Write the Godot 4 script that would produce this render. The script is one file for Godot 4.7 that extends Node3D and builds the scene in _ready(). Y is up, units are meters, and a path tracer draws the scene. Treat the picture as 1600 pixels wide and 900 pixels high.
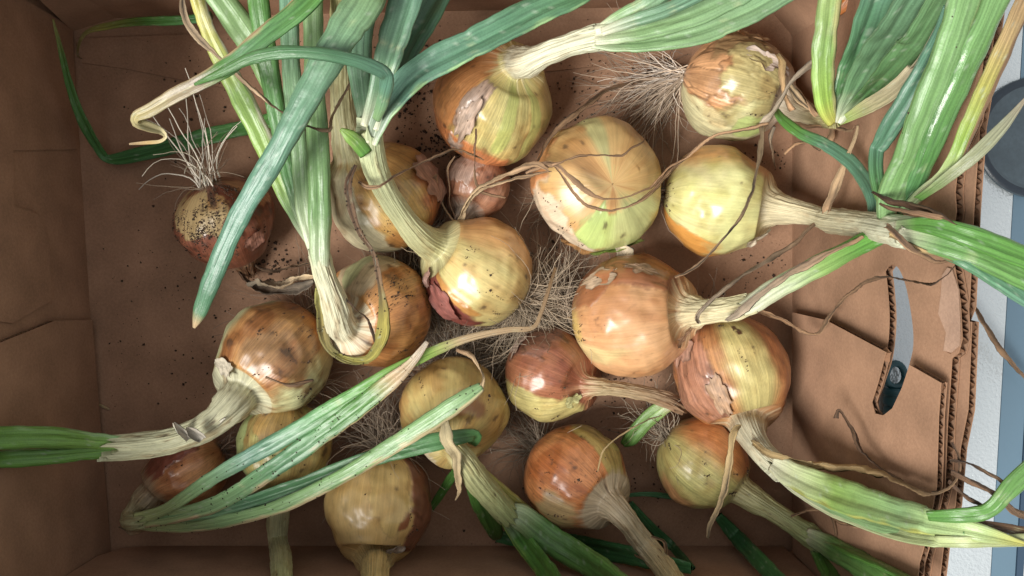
extends Node3D
# Freshly lifted onions with their green tops in a cut-down cardboard box on a glass table, seen from above.
# Units are metres, y is up, the box floor is y = 0. The helper at() turns a measured spot and a height into a point.

const EYE := 0.58                    # camera height over the box floor
const STEP := 0.724 / 1600.0         # metres per measured unit on the box floor
var M := {}
var noise := FastNoiseLite.new()
var rough_noise := FastNoiseLite.new()
var used := {}
var rng := RandomNumberGenerator.new()

# ---------------------------------------------------------------- naming
func numbered(called: String) -> String:
	var n: int = used.get(called, 0)
	used[called] = n + 1
	return called if n == 0 else "%s_%03d" % [called, n]

func thing(called: String, label: String, category: String, pos := Vector3.ZERO, group := "") -> Node3D:
	var o := Node3D.new()
	o.name = numbered(called)
	add_child(o)
	o.position = pos
	o.set_meta("label", label)
	o.set_meta("category", category)
	if group: o.set_meta("group", group)
	return o

func put(parent: Node, called: String, mesh: Mesh, mat: Material, kind := "", label := "") -> MeshInstance3D:
	var o := MeshInstance3D.new()
	o.name = called if parent != self else numbered(called)
	o.mesh = mesh
	o.material_override = mat
	parent.add_child(o, true)
	if kind: o.set_meta("kind", kind)
	if label: o.set_meta("label", label)
	return o

# ---------------------------------------------------------------- places
func at(px: float, py: float, h: float) -> Vector3:
	var k := STEP * (EYE - h) / EYE
	return Vector3((px - 800.0) * k, h, (py - 450.0) * k)

func span(w: float, h: float) -> float:
	return w * STEP * (EYE - h) / EYE

# height of the box walls along the sight line, so that leaves run over and not through them
func clear(px: float, py: float, h: float, gap := 0.015) -> float:
	var low := 0.0
	if px > 1238.0:
		var k := (px - 800.0) / 438.0
		low = maxf(low, minf(0.205, EYE * (k - 1.0) / (k + 0.075)))
	if px < 138.0:
		low = maxf(low, EYE * (1.0 - 662.0 / (800.0 - px)))
	if py < 20.0:
		low = maxf(low, EYE * (1.0 - 430.0 / (450.0 - py)))
	if py > 858.0:
		low = maxf(low, EYE * (1.0 - 408.0 / (py - 450.0)) + 0.022)
	return maxf(h, low + gap) if low > 0.0 else h

# ---------------------------------------------------------------- meshes
func grid_mesh(p: PackedVector3Array, c: PackedColorArray, uv: PackedVector2Array, rows: int, cols: int, closed: bool, from_row := 0, to_row := -1, outward := 1.0) -> ArrayMesh:
	# cols vertices a row; a closed ring repeats its first vertex as its last
	if to_row < 0: to_row = rows - 1
	var nrm := PackedVector3Array()
	var n := to_row - from_row + 1
	nrm.resize(n * cols)
	for i in range(from_row, to_row + 1):
		var a := maxi(i - 1, 0) * cols
		var b := mini(i + 1, rows - 1) * cols
		for j in cols:
			var j0 := j - 1
			var j1 := j + 1
			if closed:
				if j0 < 0: j0 = cols - 2
				if j1 > cols - 1: j1 = 1
			else:
				j0 = maxi(j0, 0)
				j1 = mini(j1, cols - 1)
			var du := p[b + j] - p[a + j]
			var dv := p[i * cols + j1] - p[i * cols + j0]
			var v := dv.cross(du) * outward
			nrm[(i - from_row) * cols + j] = v.normalized() if v.length_squared() > 1e-18 else Vector3.UP
	var idx := PackedInt32Array()
	idx.resize((n - 1) * (cols - 1) * 6)
	var q := 0
	for i in n - 1:
		for j in cols - 1:
			var k := i * cols + j
			idx[q] = k
			idx[q + 1] = k + cols
			idx[q + 2] = k + 1
			idx[q + 3] = k + 1
			idx[q + 4] = k + cols
			idx[q + 5] = k + cols + 1
			q += 6
	var arr := []
	arr.resize(Mesh.ARRAY_MAX)
	arr[Mesh.ARRAY_VERTEX] = p.slice(from_row * cols, (to_row + 1) * cols)
	arr[Mesh.ARRAY_NORMAL] = nrm
	arr[Mesh.ARRAY_COLOR] = c.slice(from_row * cols, (to_row + 1) * cols)
	arr[Mesh.ARRAY_TEX_UV] = uv.slice(from_row * cols, (to_row + 1) * cols)
	arr[Mesh.ARRAY_INDEX] = idx
	var m := ArrayMesh.new()
	m.add_surface_from_arrays(Mesh.PRIMITIVE_TRIANGLES, arr)
	return m

func crom(a: Vector4, b: Vector4, c: Vector4, d: Vector4, t: float) -> Vector4:
	var t2 := t * t
	var t3 := t2 * t
	return 0.5 * ((2.0 * b) + (c - a) * t + (2.0 * a - 5.0 * b + 4.0 * c - d) * t2 + (3.0 * b - a - 3.0 * c + d) * t3)

# smooth path through [x, y, millimetres up, width] spots; gives Vector4(x, y, z, width in metres)
func path(spots: Array, step: float, org: Vector3, low := false) -> Array[Vector4]:
	var k: Array[Vector4] = []
	for s in spots:
		var h: float = s[2] * 0.001 if low else clear(s[0], s[1], s[2] * 0.001)
		var v := at(s[0], s[1], h) - org
		k.append(Vector4(v.x, v.y, v.z, span(s[3], h)))
	return curve(k, step)

func curve(k: Array[Vector4], step: float) -> Array[Vector4]:
	var r: Array[Vector4] = []
	for i in k.size() - 1:
		var a := k[maxi(i - 1, 0)]
		var d := k[mini(i + 2, k.size() - 1)]
		var b := k[i]
		var c := k[i + 1]
		var gap := Vector3(c.x - b.x, c.y - b.y, c.z - b.z).length()
		# pull far neighbours in so that short kinks do not overshoot
		var ga := Vector3(b.x - a.x, b.y - a.y, b.z - a.z).length()
		var gd := Vector3(d.x - c.x, d.y - c.y, d.z - c.z).length()
		if ga > gap * 1.6: a = b + (a - b) * (gap * 1.6 / ga)
		if gd > gap * 1.6: d = c + (d - c) * (gap * 1.6 / gd)
		var n := maxi(2, int(ceil(gap / step)))
		for q in n:
			r.append(crom(a, b, c, d, float(q) / n))
	r.append(k[-1])
	return r

func ramp(stops: Array, s: float) -> Color:
	if s <= stops[0][0]: return stops[0][1]
	for i in stops.size() - 1:
		if s < stops[i + 1][0]:
			var f: float = (s - stops[i][0]) / (stops[i + 1][0] - stops[i][0])
			return stops[i][1].lerp(stops[i + 1][1], f)
	return stops[-1][1]

# A hollow leaf, or a dried strand: a flattened tube along a path.
# o: stops (colours along it), flat, twist, curl, groove, wob, edge (colour of one margin), edge_w, sides, seed
func blade(parent: Node3D, called: String, spots: Array, o: Dictionary) -> MeshInstance3D:
	var org := parent.position
	var line := path(spots, o.get("step", 0.0022), org, o.get("low", false))
	var jit: float = o.get("jit", 0.0)
	var thin: float = o.get("thin", 1.0)
	for i in line.size():
		var q := line[i]
		if jit > 0.0:
			q.x += jit * (noise.get_noise_2d(i * 3.5, q.z * 90.0) * 2.6 + rough_noise.get_noise_2d(i * 30.0, 7.0))
			q.z += jit * (noise.get_noise_2d(i * 3.5 + 500.0, q.x * 90.0) * 2.6 + rough_noise.get_noise_2d(i * 30.0, 77.0))
			q.y += jit * noise.get_noise_2d(i * 9.0 + 900.0, 5.0)
		q.w *= thin
		line[i] = q
	var rows := line.size()
	var sides: int = o.get("sides", 28)
	var cols := sides + 1
	var flat: float = o.get("flat", 0.5)
	var twist: float = o.get("twist", 0.0)
	var curl: float = o.get("curl", 0.0)
	var groove: float = o.get("groove", 0.25)
	var wob: float = o.get("wob", 0.06)
	var tilt: float = o.get("tilt", 0.0)
	var seed_at: float = o.get("seed", rng.randf() * 500.0)
	var stops: Array = o.stops
	var has_edge: bool = o.has("edge")
	var edge: Color = o.get("edge", Color.BLACK)
	var edge_w: float = o.get("edge_w", 0.5)
	var mottle: float = o.get("mottle", 0.17)
	var p := PackedVector3Array()
	var c := PackedColorArray()
	var uv := PackedVector2Array()
	var total := rows + 2
	p.resize(total * cols)
	c.resize(total * cols)
	uv.resize(total * cols)
	var run := 0.0
	var lens: Array[float] = []
	for i in rows:
		if i > 0: run += Vector3(line[i].x - line[i - 1].x, line[i].y - line[i - 1].y, line[i].z - line[i - 1].z).length()
		lens.append(run)
	var last_n := Vector3.UP
	var at_row := 0
	var fold: float = o.get("fold", rng.randf_range(0.12, 0.42) if flat < 0.46 else rng.randf_range(-0.05, 0.16))
	var nicks: Array[float] = []
	if not o.has("jit"):
		for i in rng.randi_range(0, 2): nicks.append(rng.randf_range(0.12, 0.95) * run)
	for ii in total:
		var i := clampi(ii - 1, 0, rows - 1)
		var l := line[i]
		var l0 := line[maxi(i - 1, 0)]
		var l1 := line[mini(i + 1, rows - 1)]
		var tan_v := Vector3(l1.x - l0.x, l1.y - l0.y, l1.z - l0.z).normalized()
		var n := Vector3.UP - tan_v * tan_v.y
		if n.length() < 0.35:
			n = last_n - tan_v * tan_v.dot(last_n)
		n = n.normalized()
		last_n = n
		var s: float = lens[i] / maxf(run, 1e-6)
		var nn := noise.get_noise_2d(lens[i] * 900.0 + seed_at * 7.0, seed_at)
		var roll := tilt + twist * s + (0.5 if twist != 0.0 else 0.18) * nn
		n = n.rotated(tan_v, roll)
		var side := tan_v.cross(n)
		var w := maxf(l.w, 0.0004) * 0.5
		w *= 1.0 + wob * 2.0 * noise.get_noise_2d(lens[i] * 2200.0, seed_at + 40.0)
		var nick := 0.0
		for nk in nicks: nick = maxf(nick, exp(-pow((lens[i] - nk) / 0.0016, 2.0)))
		w *= 1.0 - 0.07 * nick
		var closing := 0.0 if (ii == 0 or ii == total - 1) else 1.0
		var base := ramp(stops, s)
		for j in cols:
			var th := TAU * float(j % sides) / sides
			var x := cos(th)
			var y := sin(th)
			var yy := y * flat * (1.0 + 0.35 * nn)
			if y > 0.0: yy *= 1.0 - groove * exp(-x * x * 9.0)
			yy += curl * (x * x - 0.35) + fold * (absf(x) - 0.45) * (1.0 + 1.4 * nn)
			yy += wob * 1.2 * noise.get_noise_3d(x * 60.0, lens[i] * 3500.0, seed_at)
			p[at_row + j] = Vector3(l.x, l.y, l.z) + (side * (x * w) + n * (yy * w)) * closing
			var f := noise.get_noise_3d(x * 230.0, lens[i] * 260.0, seed_at + (9.0 if y > 0 else 31.0))
			var g := noise.get_noise_2d(lens[i] * 1800.0, seed_at + 90.0 + x * 25.0)
			var col := base * (1.0 + mottle * f * 1.6 + mottle * g * 0.6)
			if nick > 0.02: col = col.lerp(Color(0.5, 0.52, 0.3), nick * clampf(0.15 + 1.3 * f, 0.0, 0.45))
			col = col.lerp(Color(0.46, 0.53, 0.42), 0.4 * smoothstep(0.40, 0.5, rough_noise.get_noise_3d(x * 300.0, lens[i] * 12000.0, seed_at)) if not o.has("jit") else 0.0)
			if has_edge:
				var e := smoothstep(1.0 - edge_w * 2.0 - 0.12, 1.0 - edge_w * 2.0 + 0.25, x + g * 0.5 + f * 0.35)
				col = col.lerp(edge * (1.0 + 0.4 * f), e)
			c[at_row + j] = col
			uv[at_row + j] = Vector2(float(j) / sides * 2.0, lens[i] * 14.0)
		at_row += cols
	var made := put(parent, called, grid_mesh(p, c, uv, total, cols, true), o.get("mat", M.leaf), "", o.get("label", ""))
	if o.has("crumbs"):
		var st := Strip.new()
		var clot := rng.randf() * 100.0
		for i in int(o.crumbs):
			var k := rng.randi_range(3, total - 4)
			if noise.get_noise_2d(k * 14.0, clot) < -0.05: continue
			st.crumb(p[k * cols + rng.randi_range(1, sides / 2 - 1)], rng.randf_range(0.0002, 0.0007), Color(0.035, 0.022, 0.015) * rng.randf_range(0.6, 1.5), rng)
		if not st.empty(): put(made, "soil_crumbs", st.mesh(), M.soil, "stuff")
	return made

# ---------------------------------------------------------------- colours (linear, as the things have them)
const BLUE := Color(0.125, 0.26, 0.18)
const TEAL := Color(0.085, 0.195, 0.10)
const GREEN := Color(0.10, 0.245, 0.052)
const LIME := Color(0.27, 0.42, 0.085)
const MINT := Color(0.24, 0.385, 0.175)
const DEEP := Color(0.04, 0.13, 0.045)
const YELLOW := Color(0.50, 0.47, 0.12)
const WHITE := Color(0.72, 0.71, 0.52)
const CREAM := Color(0.66, 0.58, 0.33)
const STRAW := Color(0.52, 0.38, 0.22)
const DRY := Color(0.33, 0.20, 0.11)
const DARK_DRY := Color(0.12, 0.066, 0.036)
const GREY_DRY := Color(0.36, 0.29, 0.21)
const TAN := Color(0.60, 0.43, 0.20)

func fresh(mid: Color, tip: Color, white := 0.1, more := {}) -> Dictionary:
	var d := {"stops": [[0.0, WHITE], [white, WHITE.lerp(mid, 0.55)], [white + 0.16, mid], [0.8, mid.lerp(tip, 0.6)], [1.0, tip]]}
	d.merge(more, true)
	return d

func plain(a: Color, b: Color, more := {}) -> Dictionary:
	var d := {"stops": [[0.0, a], [1.0, b]]}
	d.merge(more, true)
	return d

func strand(a: Color, b: Color, more := {}) -> Dictionary:
	var d := {"stops": [[0.0, a], [0.45, a.lerp(b, 0.4)], [1.0, b]], "flat": 0.3, "twist": 4.0, "curl": 0.55, "groove": 0.6, "wob": 0.3, "sides": 10, "step": 0.0016, "mottle": 0.95, "mat": M.dry, "jit": 0.0003, "thin": 0.76}
	d.merge(more, true)
	return d

# ---------------------------------------------------------------- the onion
# bulb: where its centre is, radius, axis towards the neck (angle on the floor, elevation), neck spots after the tip
func onion(label: String, cx: float, cy: float, rad: float, ang: float, elev: float, o: Dictionary) -> Dictionary:
	var h: float = o.get("h", -1.0)
	var rr := span(rad, 0.037)
	if h < 0.0: h = rr * 0.96
	rr = span(rad, h)
	var c3 := at(cx, cy, h)
	var root := thing("onion", label, "onion", Vector3(c3.x, 0, c3.z), "onions lying in the cardboard box")
	var on := {"root": root, "c": Vector3(0, h, 0), "r": rr, "seed": cx * 0.37 + cy * 0.11}
	var a := Vector3(cos(deg_to_rad(ang)) * cos(deg_to_rad(elev)), sin(deg_to_rad(elev)), sin(deg_to_rad(ang)) * cos(deg_to_rad(elev)))
	var u := (Vector3.UP - a * a.y).normalized()
	on.a = a
	on.u = u
	on.s = a.cross(u)
	on.rp = rr * o.get("polar", 0.96)
	bulb(on, o)
	return on

func sphere_r(z: float) -> float:
	# globe outline, a little squarer than a ball, with a small dimple at the root plate
	if absf(z) >= 1.0: return 0.0
	var v := pow(1.0 - pow(absf(z), 2.15), 0.5)
	return v

func smax(a: float, b: float, k: float) -> float:
	var hh := maxf(k - absf(a - b), 0.0) / k
	return maxf(a, b) + hh * hh * k * 0.25

func lump(on: Dictionary, dir: Vector3) -> float:
	return 1.0 + 0.10 * noise.get_noise_3d(dir.x * 42.0 + on.seed * 9.0, dir.y * 42.0, dir.z * 42.0)

func skin_point(on: Dictionary, phi: float, t: float, up := 0.0) -> Vector3:
	var z := -cos(PI * t)
	var r: float = sphere_r(z) * on.r
	var rad: Vector3 = on.u * cos(phi) + on.s * sin(phi)
	var d: Vector3 = (on.a * z + rad * sphere_r(z)).normalized()
	return on.c + (on.a * (z * on.rp) + rad * r) * lump(on, d) + d * up

func bulb(on: Dictionary, o: Dictionary) -> void:
	var R: float = on.r
	var rp: float = on.rp
	var a: Vector3 = on.a
	var org: Vector3 = on.root.position
	var NC: int = 216
	var cols := NC + 1
	# spine rows: Vector4(position, neck radius)
	var spine: Array[Vector3] = []
	var zs: Array[float] = []
	var nr: Array[float] = []
	var nb := 104
	var spots: Array = o.get("neck", [])
	var w0: float = o.get("tip", 30.0) * STEP * 0.5 * 0.72
	var z_end := 0.86 if spots.size() else 1.0
	var t_end := acos(-z_end) / PI
	for i in nb:
		var t := t_end * i / (nb - 1.0)
		var z := -cos(PI * t)
		spine.append(on.c + a * (z * rp))
		zs.append(z)
		nr.append(w0 * smoothstep(-0.1, 0.86, z) if spots.size() else 0.0)
	var split := nb - 1
	if spots.size():
		var k: Array[Vector4] = []
		var e := spine[-1]
		var b0: Vector3 = e + a * (rp * 0.2)
		k.append(Vector4(e.x, e.y, e.z, w0 * 2.0))
		k.append(Vector4(b0.x, b0.y, b0.z, w0 * 1.6))
		for s in spots:
			var hh: float = clear(s[0], s[1], s[2] * 0.001)
			var v := at(s[0], s[1], hh) - org
			k.append(Vector4(v.x, v.y, v.z, span(s[3], hh)))
		var line := curve(k, 0.0013)
		var run := 0.86 * rp
		for i in range(1, line.size()):
			var q := Vector3(line[i].x, line[i].y, line[i].z)
			run += (q - spine[-1]).length()
			spine.append(q)
			zs.append(run / rp)
			nr.append(line[i].w * 0.5)
		# ease the bend where bulb turns into neck
		var lo := int(nb * 0.72)
		for pass_no in 110:
			var was := spine[lo]
			for i in range(lo + 1, spine.size() - 1):
				var now := spine[i]
				spine[i] = now * 0.5 + (was + spine[i + 1]) * 0.25
				was = now
	var rows := spine.size() + (1 if spots.size() else 0)
	var p := PackedVector3Array()
	var c := PackedColorArray()
	var uv := PackedVector2Array()
	p.resize(rows * cols)
	c.resize(rows * cols)
	uv.resize(rows * cols)
	var f_u: Vector3 = on.u
	var base: Color = o.base
	var base2: Color = o.get("base2", base * 0.8)
	var neck_c: Color = o.get("neck_c", CREAM)
	var neck_from: float = o.get("neck_from", 0.74) + 0.05
	var neck_end: Color = o.get("neck_end", neck_c)
	var patches: Array = o.get("patches", [])
	var stripes: float = o.get("stripes", 0.35)
	var dirt: float = o.get("dirt", 0.35)
	var ribs: float = o.get("ribs", 0.006)
	var sd: float = on.seed
	var zl: float = zs[-1]
	var taper: float = o.get("taper", 0.26)
	var neck_wob: float = o.get("neck_wob", 0.1)
	for i in rows:
		var k := mini(i, spine.size() - 1)
		var z := zs[k]
		var tan_v := a
		if k >= int(nb * 0.72) and k < spine.size() - 1 and spots.size():
			tan_v = (spine[k + 1] - spine[k - 1]).normalized()
		elif k == spine.size() - 1 and spots.size():
			tan_v = (spine[k] - spine[k - 1]).normalized()
		f_u = (f_u - tan_v * tan_v.dot(f_u)).normalized()
		var f_s := tan_v.cross(f_u)
		var sr := sphere_r(z) * R
		var cone := R * taper * exp(-(maxf(z, 0.8) - 0.8) / 0.34) * smoothstep(-0.1, 0.8, z)
		var r0 := smax(sr, nr[k] + cone, 0.38 * R) if spots.size() and z > 0.1 else sr
		if z < -0.93: r0 *= 1.0
		var t := acos(clampf(-z, -1.0, 1.0)) / PI
		var tt := t if z < 0.86 else 0.88 + (z - 0.86) * 0.16
		var neckness := smoothstep(neck_from, neck_from + 0.2, tt)
		var along := clampf((z - 1.0) / maxf(zl - 1.0, 0.01), 0.0, 1.0)
		var neck_col := neck_c.lerp(neck_end, along)
		var is_bulb := z < 1.0
		for j in cols:
			var jj := j % NC
			var phi := TAU * jj / NC - PI
			var cp := cos(phi)
			var sp := sin(phi)
			var rad := f_u * cp + f_s * sp
			var vein := noise.get_noise_3d(cp * 210.0 + sd, sp * 210.0, z * 22.0)
			var fine := rough_noise.get_noise_3d(cp * 420.0, sp * 420.0 + sd, z * 26.0)
			var blot := noise.get_noise_3d(cp * 55.0, sp * 55.0 + sd * 3.0, z * 55.0)
			var spot := rough_noise.get_noise_3d(cp * 150.0 + sd, sp * 150.0, z * 150.0)
			var r := r0
			if is_bulb:
				var d := (a * z + rad * (sr / R)).normalized()
				r *= lerpf(lump(on, d), 1.0, neckness)
			# meridian ribs, gathered harder at the neck
			r += R * (ribs * vein + ribs * 0.4 * fine) * (1.0 + 0.7 * neckness)
			if z > 0.9: r *= 1.0 + neck_wob * (noise.get_noise_3d(cp * 60.0, sp * 60.0, z * 120.0 + sd) + 0.3 * vein)
			var col := base.lerp(base2, clampf(0.5 + 1.1 * blot + stripes * vein * 0.6, 0.0, 1.0))
			col *= 1.0 + stripes * 0.45 * fine + 0.12 * blot
			# thin dark veins from pole to pole
			col *= 1.0 - stripes * 0.6 * (1.0 - smoothstep(0.0, 0.05, absf(vein + 0.12 * blot)))
			for pt in patches:
				var dp := wrapf(phi - deg_to_rad(pt[0]), -PI, PI) / deg_to_rad(pt[2])
				var dt := (t - float(pt[1])) / float(pt[3])
				var e := pow(pow(absf(dp), 3.0) + pow(absf(dt), 3.0), 0.3333) + float(pt[5]) * (blot * 0.9 + spot * 0.5 + vein * 0.35)
				if e > 1.12 or not is_bulb: continue
				var soft: float = 0.10 + (0.4 if pt.size() > 7 else 0.0)
				var m := 1.0 - smoothstep(1.0 - soft, 1.0 + soft * 0.3, e)
				var pc: Color = pt[4]
				pc *= 1.0 + stripes * 0.5 * fine + 0.35 * blot + stripes * 0.3 * vein
				col = col.lerp(pc, m)
				if float(pt[6]) > 0.0:
					r += m * 0.0007
					# crumpled dry skin: creases across the ribs
					var cr := noise.get_noise_3d(cp * 120.0 + blot * 18.0, sp * 120.0 + sd + spot * 5.0, z * 30.0 + blot * 14.0)
					var crease := smoothstep(0.13, 0.0, absf(cr)) * minf(float(pt[6]), 1.4)
					r += m * R * (0.012 * float(pt[6]) * cr - 0.012 * crease)
					col *= 1.0 + m * (0.35 * float(pt[6]) * cr - 0.42 * crease)
				var rim := smoothstep(0.93, 0.99, e) * (1.0 - smoothstep(1.0, 1.04, e))
				if pt.size() < 8: col = col.lerp(pc * 0.5, rim * 0.4)
			col = col.lerp(neck_col * (1.0 + 0.25 * vein + 0.35 * fine + 0.25 * blot), smoothstep(0.15, 0.8, neckness + 0.5 * vein * (1.0 - neckness) + 0.3 * fine * (1.0 - neckness)) if neckness > 0.02 else 0.0)
			if t < 0.12: col = col.lerp(Color(0.16, 0.1, 0.06), smoothstep(0.12, 0.03, t + 0.05 * blot))
			if dirt > 0.0:
				var film := smoothstep(0.05, 0.45, blot * 0.8 + 0.4 * noise.get_noise_3d(cp * 40.0 + 300.0, sp * 40.0 + sd, z * 40.0) + 0.25 * spot)
				col = col.lerp(col * Color(0.62, 0.5, 0.42), film * (0.3 + dirt))
				var dd := smoothstep(0.62 - dirt * 0.45, 0.85 - dirt * 0.4, spot + 0.45 * blot)
				col = col.lerp(Color(0.07, 0.045, 0.03), dd * 0.7)
			if i == rows - 1 and spots.size(): r = 0.0
			var ragged := 0.0
			if spots.size() and i > split: ragged = 0.011 * noise.get_noise_2d(cp * 75.0 + sd, sp * 75.0) * smoothstep(zl - 0.5, zl, z)
			p[i * cols + j] = spine[k] + rad * r + tan_v * ragged
			col.b += 0.04 * col.g
			c[i * cols + j] = Color(maxf(col.r, 0.01), maxf(col.g, 0.01), maxf(col.b, 0.008))
			uv[i * cols + j] = Vector2(3.0 * float(j) / NC, z * 0.5 + 0.5)
	var mat: Material = o.get("mat", M.skin)
	if spots.size():
		put(on.root, "bulb", grid_mesh(p, c, uv, rows, cols, true, 0, split), mat)
		put(on.root, "neck", grid_mesh(p, c, uv, rows, cols, true, split, rows - 1), M.neck)
	else:
		put(on.root, "bulb", grid_mesh(p, c, uv, rows, cols, true), mat)

# a loose scrap of papery skin lying on the bulb
func flap(on: Dictionary, deg: float, t0: float, ddeg: float, dt: float, col: Color, lift: float, jag := 0.35) -> void:
	var n := 14
	var cols := 41
	var p := PackedVector3Array()
	var c := PackedColorArray()
	var uv := PackedVector2Array()
	var sd: float = on.seed + deg
	for i in n:
		var rho := float(i) / (n - 1)
		for j in cols:
			var th := TAU * float(j % (cols - 1)) / (cols - 1)
			var ja := 1.0 + jag * (1.1 * noise.get_noise_2d(cos(th) * 55.0 + sd, sin(th) * 55.0) + 0.3 * rough_noise.get_noise_2d(cos(th) * 120.0 + sd, sin(th) * 120.0))
			var phi := deg_to_rad(deg + ddeg * rho * ja * cos(th))
			var t := clampf(t0 + dt * rho * ja * sin(th), 0.02, 0.93)
			var cr := noise.get_noise_3d(cos(th) * rho * 90.0, sin(th) * rho * 90.0, sd)
			var bend := 0.45 + 0.9 * noise.get_noise_2d(th * 30.0 if j < cols - 1 else 0.0, sd)
			var up := 0.0010 + lift * 0.7 * pow(rho, 3.0) * maxf(bend, 0.0) + 0.0004 * cr * rho
			p.append(skin_point(on, phi, t, up))
			c.append(col * (1.0 + 0.6 * cr) * lerpf(1.0, 0.7, smoothstep(0.85, 1.0, rho)))
			uv.append(Vector2(phi * 0.5, t))
	put(on.root, "skin_flap", grid_mesh(p, c, uv, n, cols, true), M.paper)

# a tuft of roots from the root plate, joined (each is under a millimetre thick)
func roots(on: Dictionary, count: int, length: float, spread: float, o := {}) -> void:
	var st := Strip.new()
	var dir: Vector3 = o.get("dir", -on.a)
	var base: Vector3 = on.c - on.a * (on.rp * 0.97)
	var col: Color = o.get("col", Color(0.46, 0.36, 0.25))
	var org: Vector3 = on.root.position
	for i in int(count * float(o.get("more", 1.7))):
		var d := (dir + Vector3(rng.randfn(), rng.randfn() * 0.7, rng.randfn()) * spread).normalized()
		var pos: Vector3 = base + (on.u * rng.randfn() + on.s * rng.randfn()) * 0.0028
		var l := length * rng.randf_range(0.45, 1.15)
		var n := 11
		var pts: Array[Vector3] = []
		var bend := Vector3(rng.randfn(), rng.randfn() * 0.5, rng.randfn()) * float(o.get("kink", 0.2)) * 1.3
		for k in n:
			pts.append(pos)
			pos += d * (l / n)
			d = (d + bend * 0.55 + Vector3(rng.randfn(), rng.randfn(), rng.randfn()) * float(o.get("kink", 0.2)) + Vector3(0, o.get("drop", -0.07), 0)).normalized()
			if pos.y < 0.0016:
				pos.y = 0.0016 + rng.randf() * 0.001
				d.y = absf(d.y) * 0.25
				d = d.normalized()
		var tone := rng.randf_range(0.5, 1.35)
		st.hair(pts, rng.randf_range(0.0002, 0.0004) * float(o.get("thick", 1.0)), col * tone, 4)
	if not st.empty(): put(on.root, "roots", st.mesh(), M.root, "stuff")

# crumbs of soil stuck to the bulb: [degrees, t, spread in degrees, spread in t, how many]
func soil(on: Dictionary, spots: Array) -> void:
	var st := Strip.new()
	for s in spots:
		var left := int(s[4])
		while left > 0:
			var phi := deg_to_rad(s[0] + rng.randfn() * s[2])
			var t: float = s[1] + rng.randfn() * s[3]
			var n := mini(left, 1 + int(pow(rng.randf(), 2.0) * 16.0))
			left -= n
			var slant := rng.randfn() * 0.5
			for i in n:
				var along := rng.randfn() * 0.016 * sqrt(float(n)) * 0.5
				st.crumb(skin_point(on, phi + along * 2.0 * slant + rng.randfn() * 0.02, clampf(t + along, 0.03, 0.9), 0.0002), rng.randf_range(0.00016, 0.0005) * (1.0 if rng.randf() < 0.93 else 2.2), Color(0.06, 0.037, 0.024) * rng.randf_range(0.4, 1.8), rng)
	put(on.root, "soil_crumbs", st.mesh(), M.soil, "stuff")

# collects many small pieces in one mesh
class Strip:
	var p := PackedVector3Array()
	var n := PackedVector3Array()
	var c := PackedColorArray()
	var idx := PackedInt32Array()
	func empty() -> bool:
		return p.is_empty()
	func hair(pts: Array[Vector3], r: float, col: Color, sides: int) -> void:
		var start := p.size()
		var m := pts.size()
		for i in m:
			var t := (pts[mini(i + 1, m - 1)] - pts[maxi(i - 1, 0)]).normalized()
			var u := t.cross(Vector3(0.31, 0.9, 0.27)).normalized()
			var v := t.cross(u)
			var rr := r * (1.0 - 0.55 * float(i) / (m - 1))
			for j in sides:
				var a := TAU * j / sides
				var d := u * cos(a) + v * sin(a)
				p.append(pts[i] + d * rr)
				n.append(d)
				c.append(col * (1.0 - 0.25 * float(i) / m))
		for i in m - 1:
			for j in sides:
				var k := start + i * sides + j
				var k2 := start + i * sides + (j + 1) % sides
				idx.append_array([k, k + sides, k2, k2, k + sides, k2 + sides])
	func crumb(pos: Vector3, r: float, col: Color, g: RandomNumberGenerator) -> void:
		var dirs := [Vector3.UP, Vector3.DOWN, Vector3.LEFT, Vector3.RIGHT, Vector3.FORWARD, Vector3.BACK]
		var b := Basis.from_euler(Vector3(g.randf(), g.randf(), g.randf()) * TAU)
		var q: Array[Vector3] = []
		for d in dirs: q.append(b * (d * r * g.randf_range(0.55, 1.5)))
		for f in [[0, 2, 4], [0, 4, 3], [0, 3, 5], [0, 5, 2], [1, 4, 2], [1, 3, 4], [1, 5, 3], [1, 2, 5]]:
			var nn: Vector3 = (q[f[1]] - q[f[0]]).cross(q[f[2]] - q[f[0]]).normalized()
			var order: Array = f
			if nn.dot(q[f[0]] + q[f[1]] + q[f[2]]) < 0.0: nn = -nn
			else: order = [f[0], f[2], f[1]]
			for k in order:
				idx.append(p.size())
				p.append(pos + q[k])
				n.append(nn)
				c.append(col)
	func quad(a: Vector3, b: Vector3, d: Vector3, e: Vector3, col: Color) -> void:
		var nn := (b - a).cross(d - a).normalized()
		var k := p.size()
		for v in [a, b, d, e]:
			p.append(v)
			n.append(nn)
			c.append(col)
		idx.append_array([k, k + 2, k + 1, k, k + 3, k + 2])
	func mesh() -> ArrayMesh:
		var arr := []
		arr.resize(Mesh.ARRAY_MAX)
		arr[Mesh.ARRAY_VERTEX] = p
		arr[Mesh.ARRAY_NORMAL] = n
		arr[Mesh.ARRAY_COLOR] = c
		arr[Mesh.ARRAY_INDEX] = idx
		var m := ArrayMesh.new()
		m.add_surface_from_arrays(Mesh.PRIMITIVE_TRIANGLES, arr)
		return m

# ---------------------------------------------------------------- corrugated board
# A panel on a plane: outline (and at most one hole) as measured spots on the inner face; thickness goes outward.
# The two liners are sheets, the fluting between them shows along every cut edge.
func on_plane(px: float, py: float, o: Vector3, nrm: Vector3) -> Vector3:
	var eye := Vector3(0, EYE, 0)
	var d := at(px, py, 0.0) - eye
	return eye + d * ((o - eye).dot(nrm) / d.dot(nrm))

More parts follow.
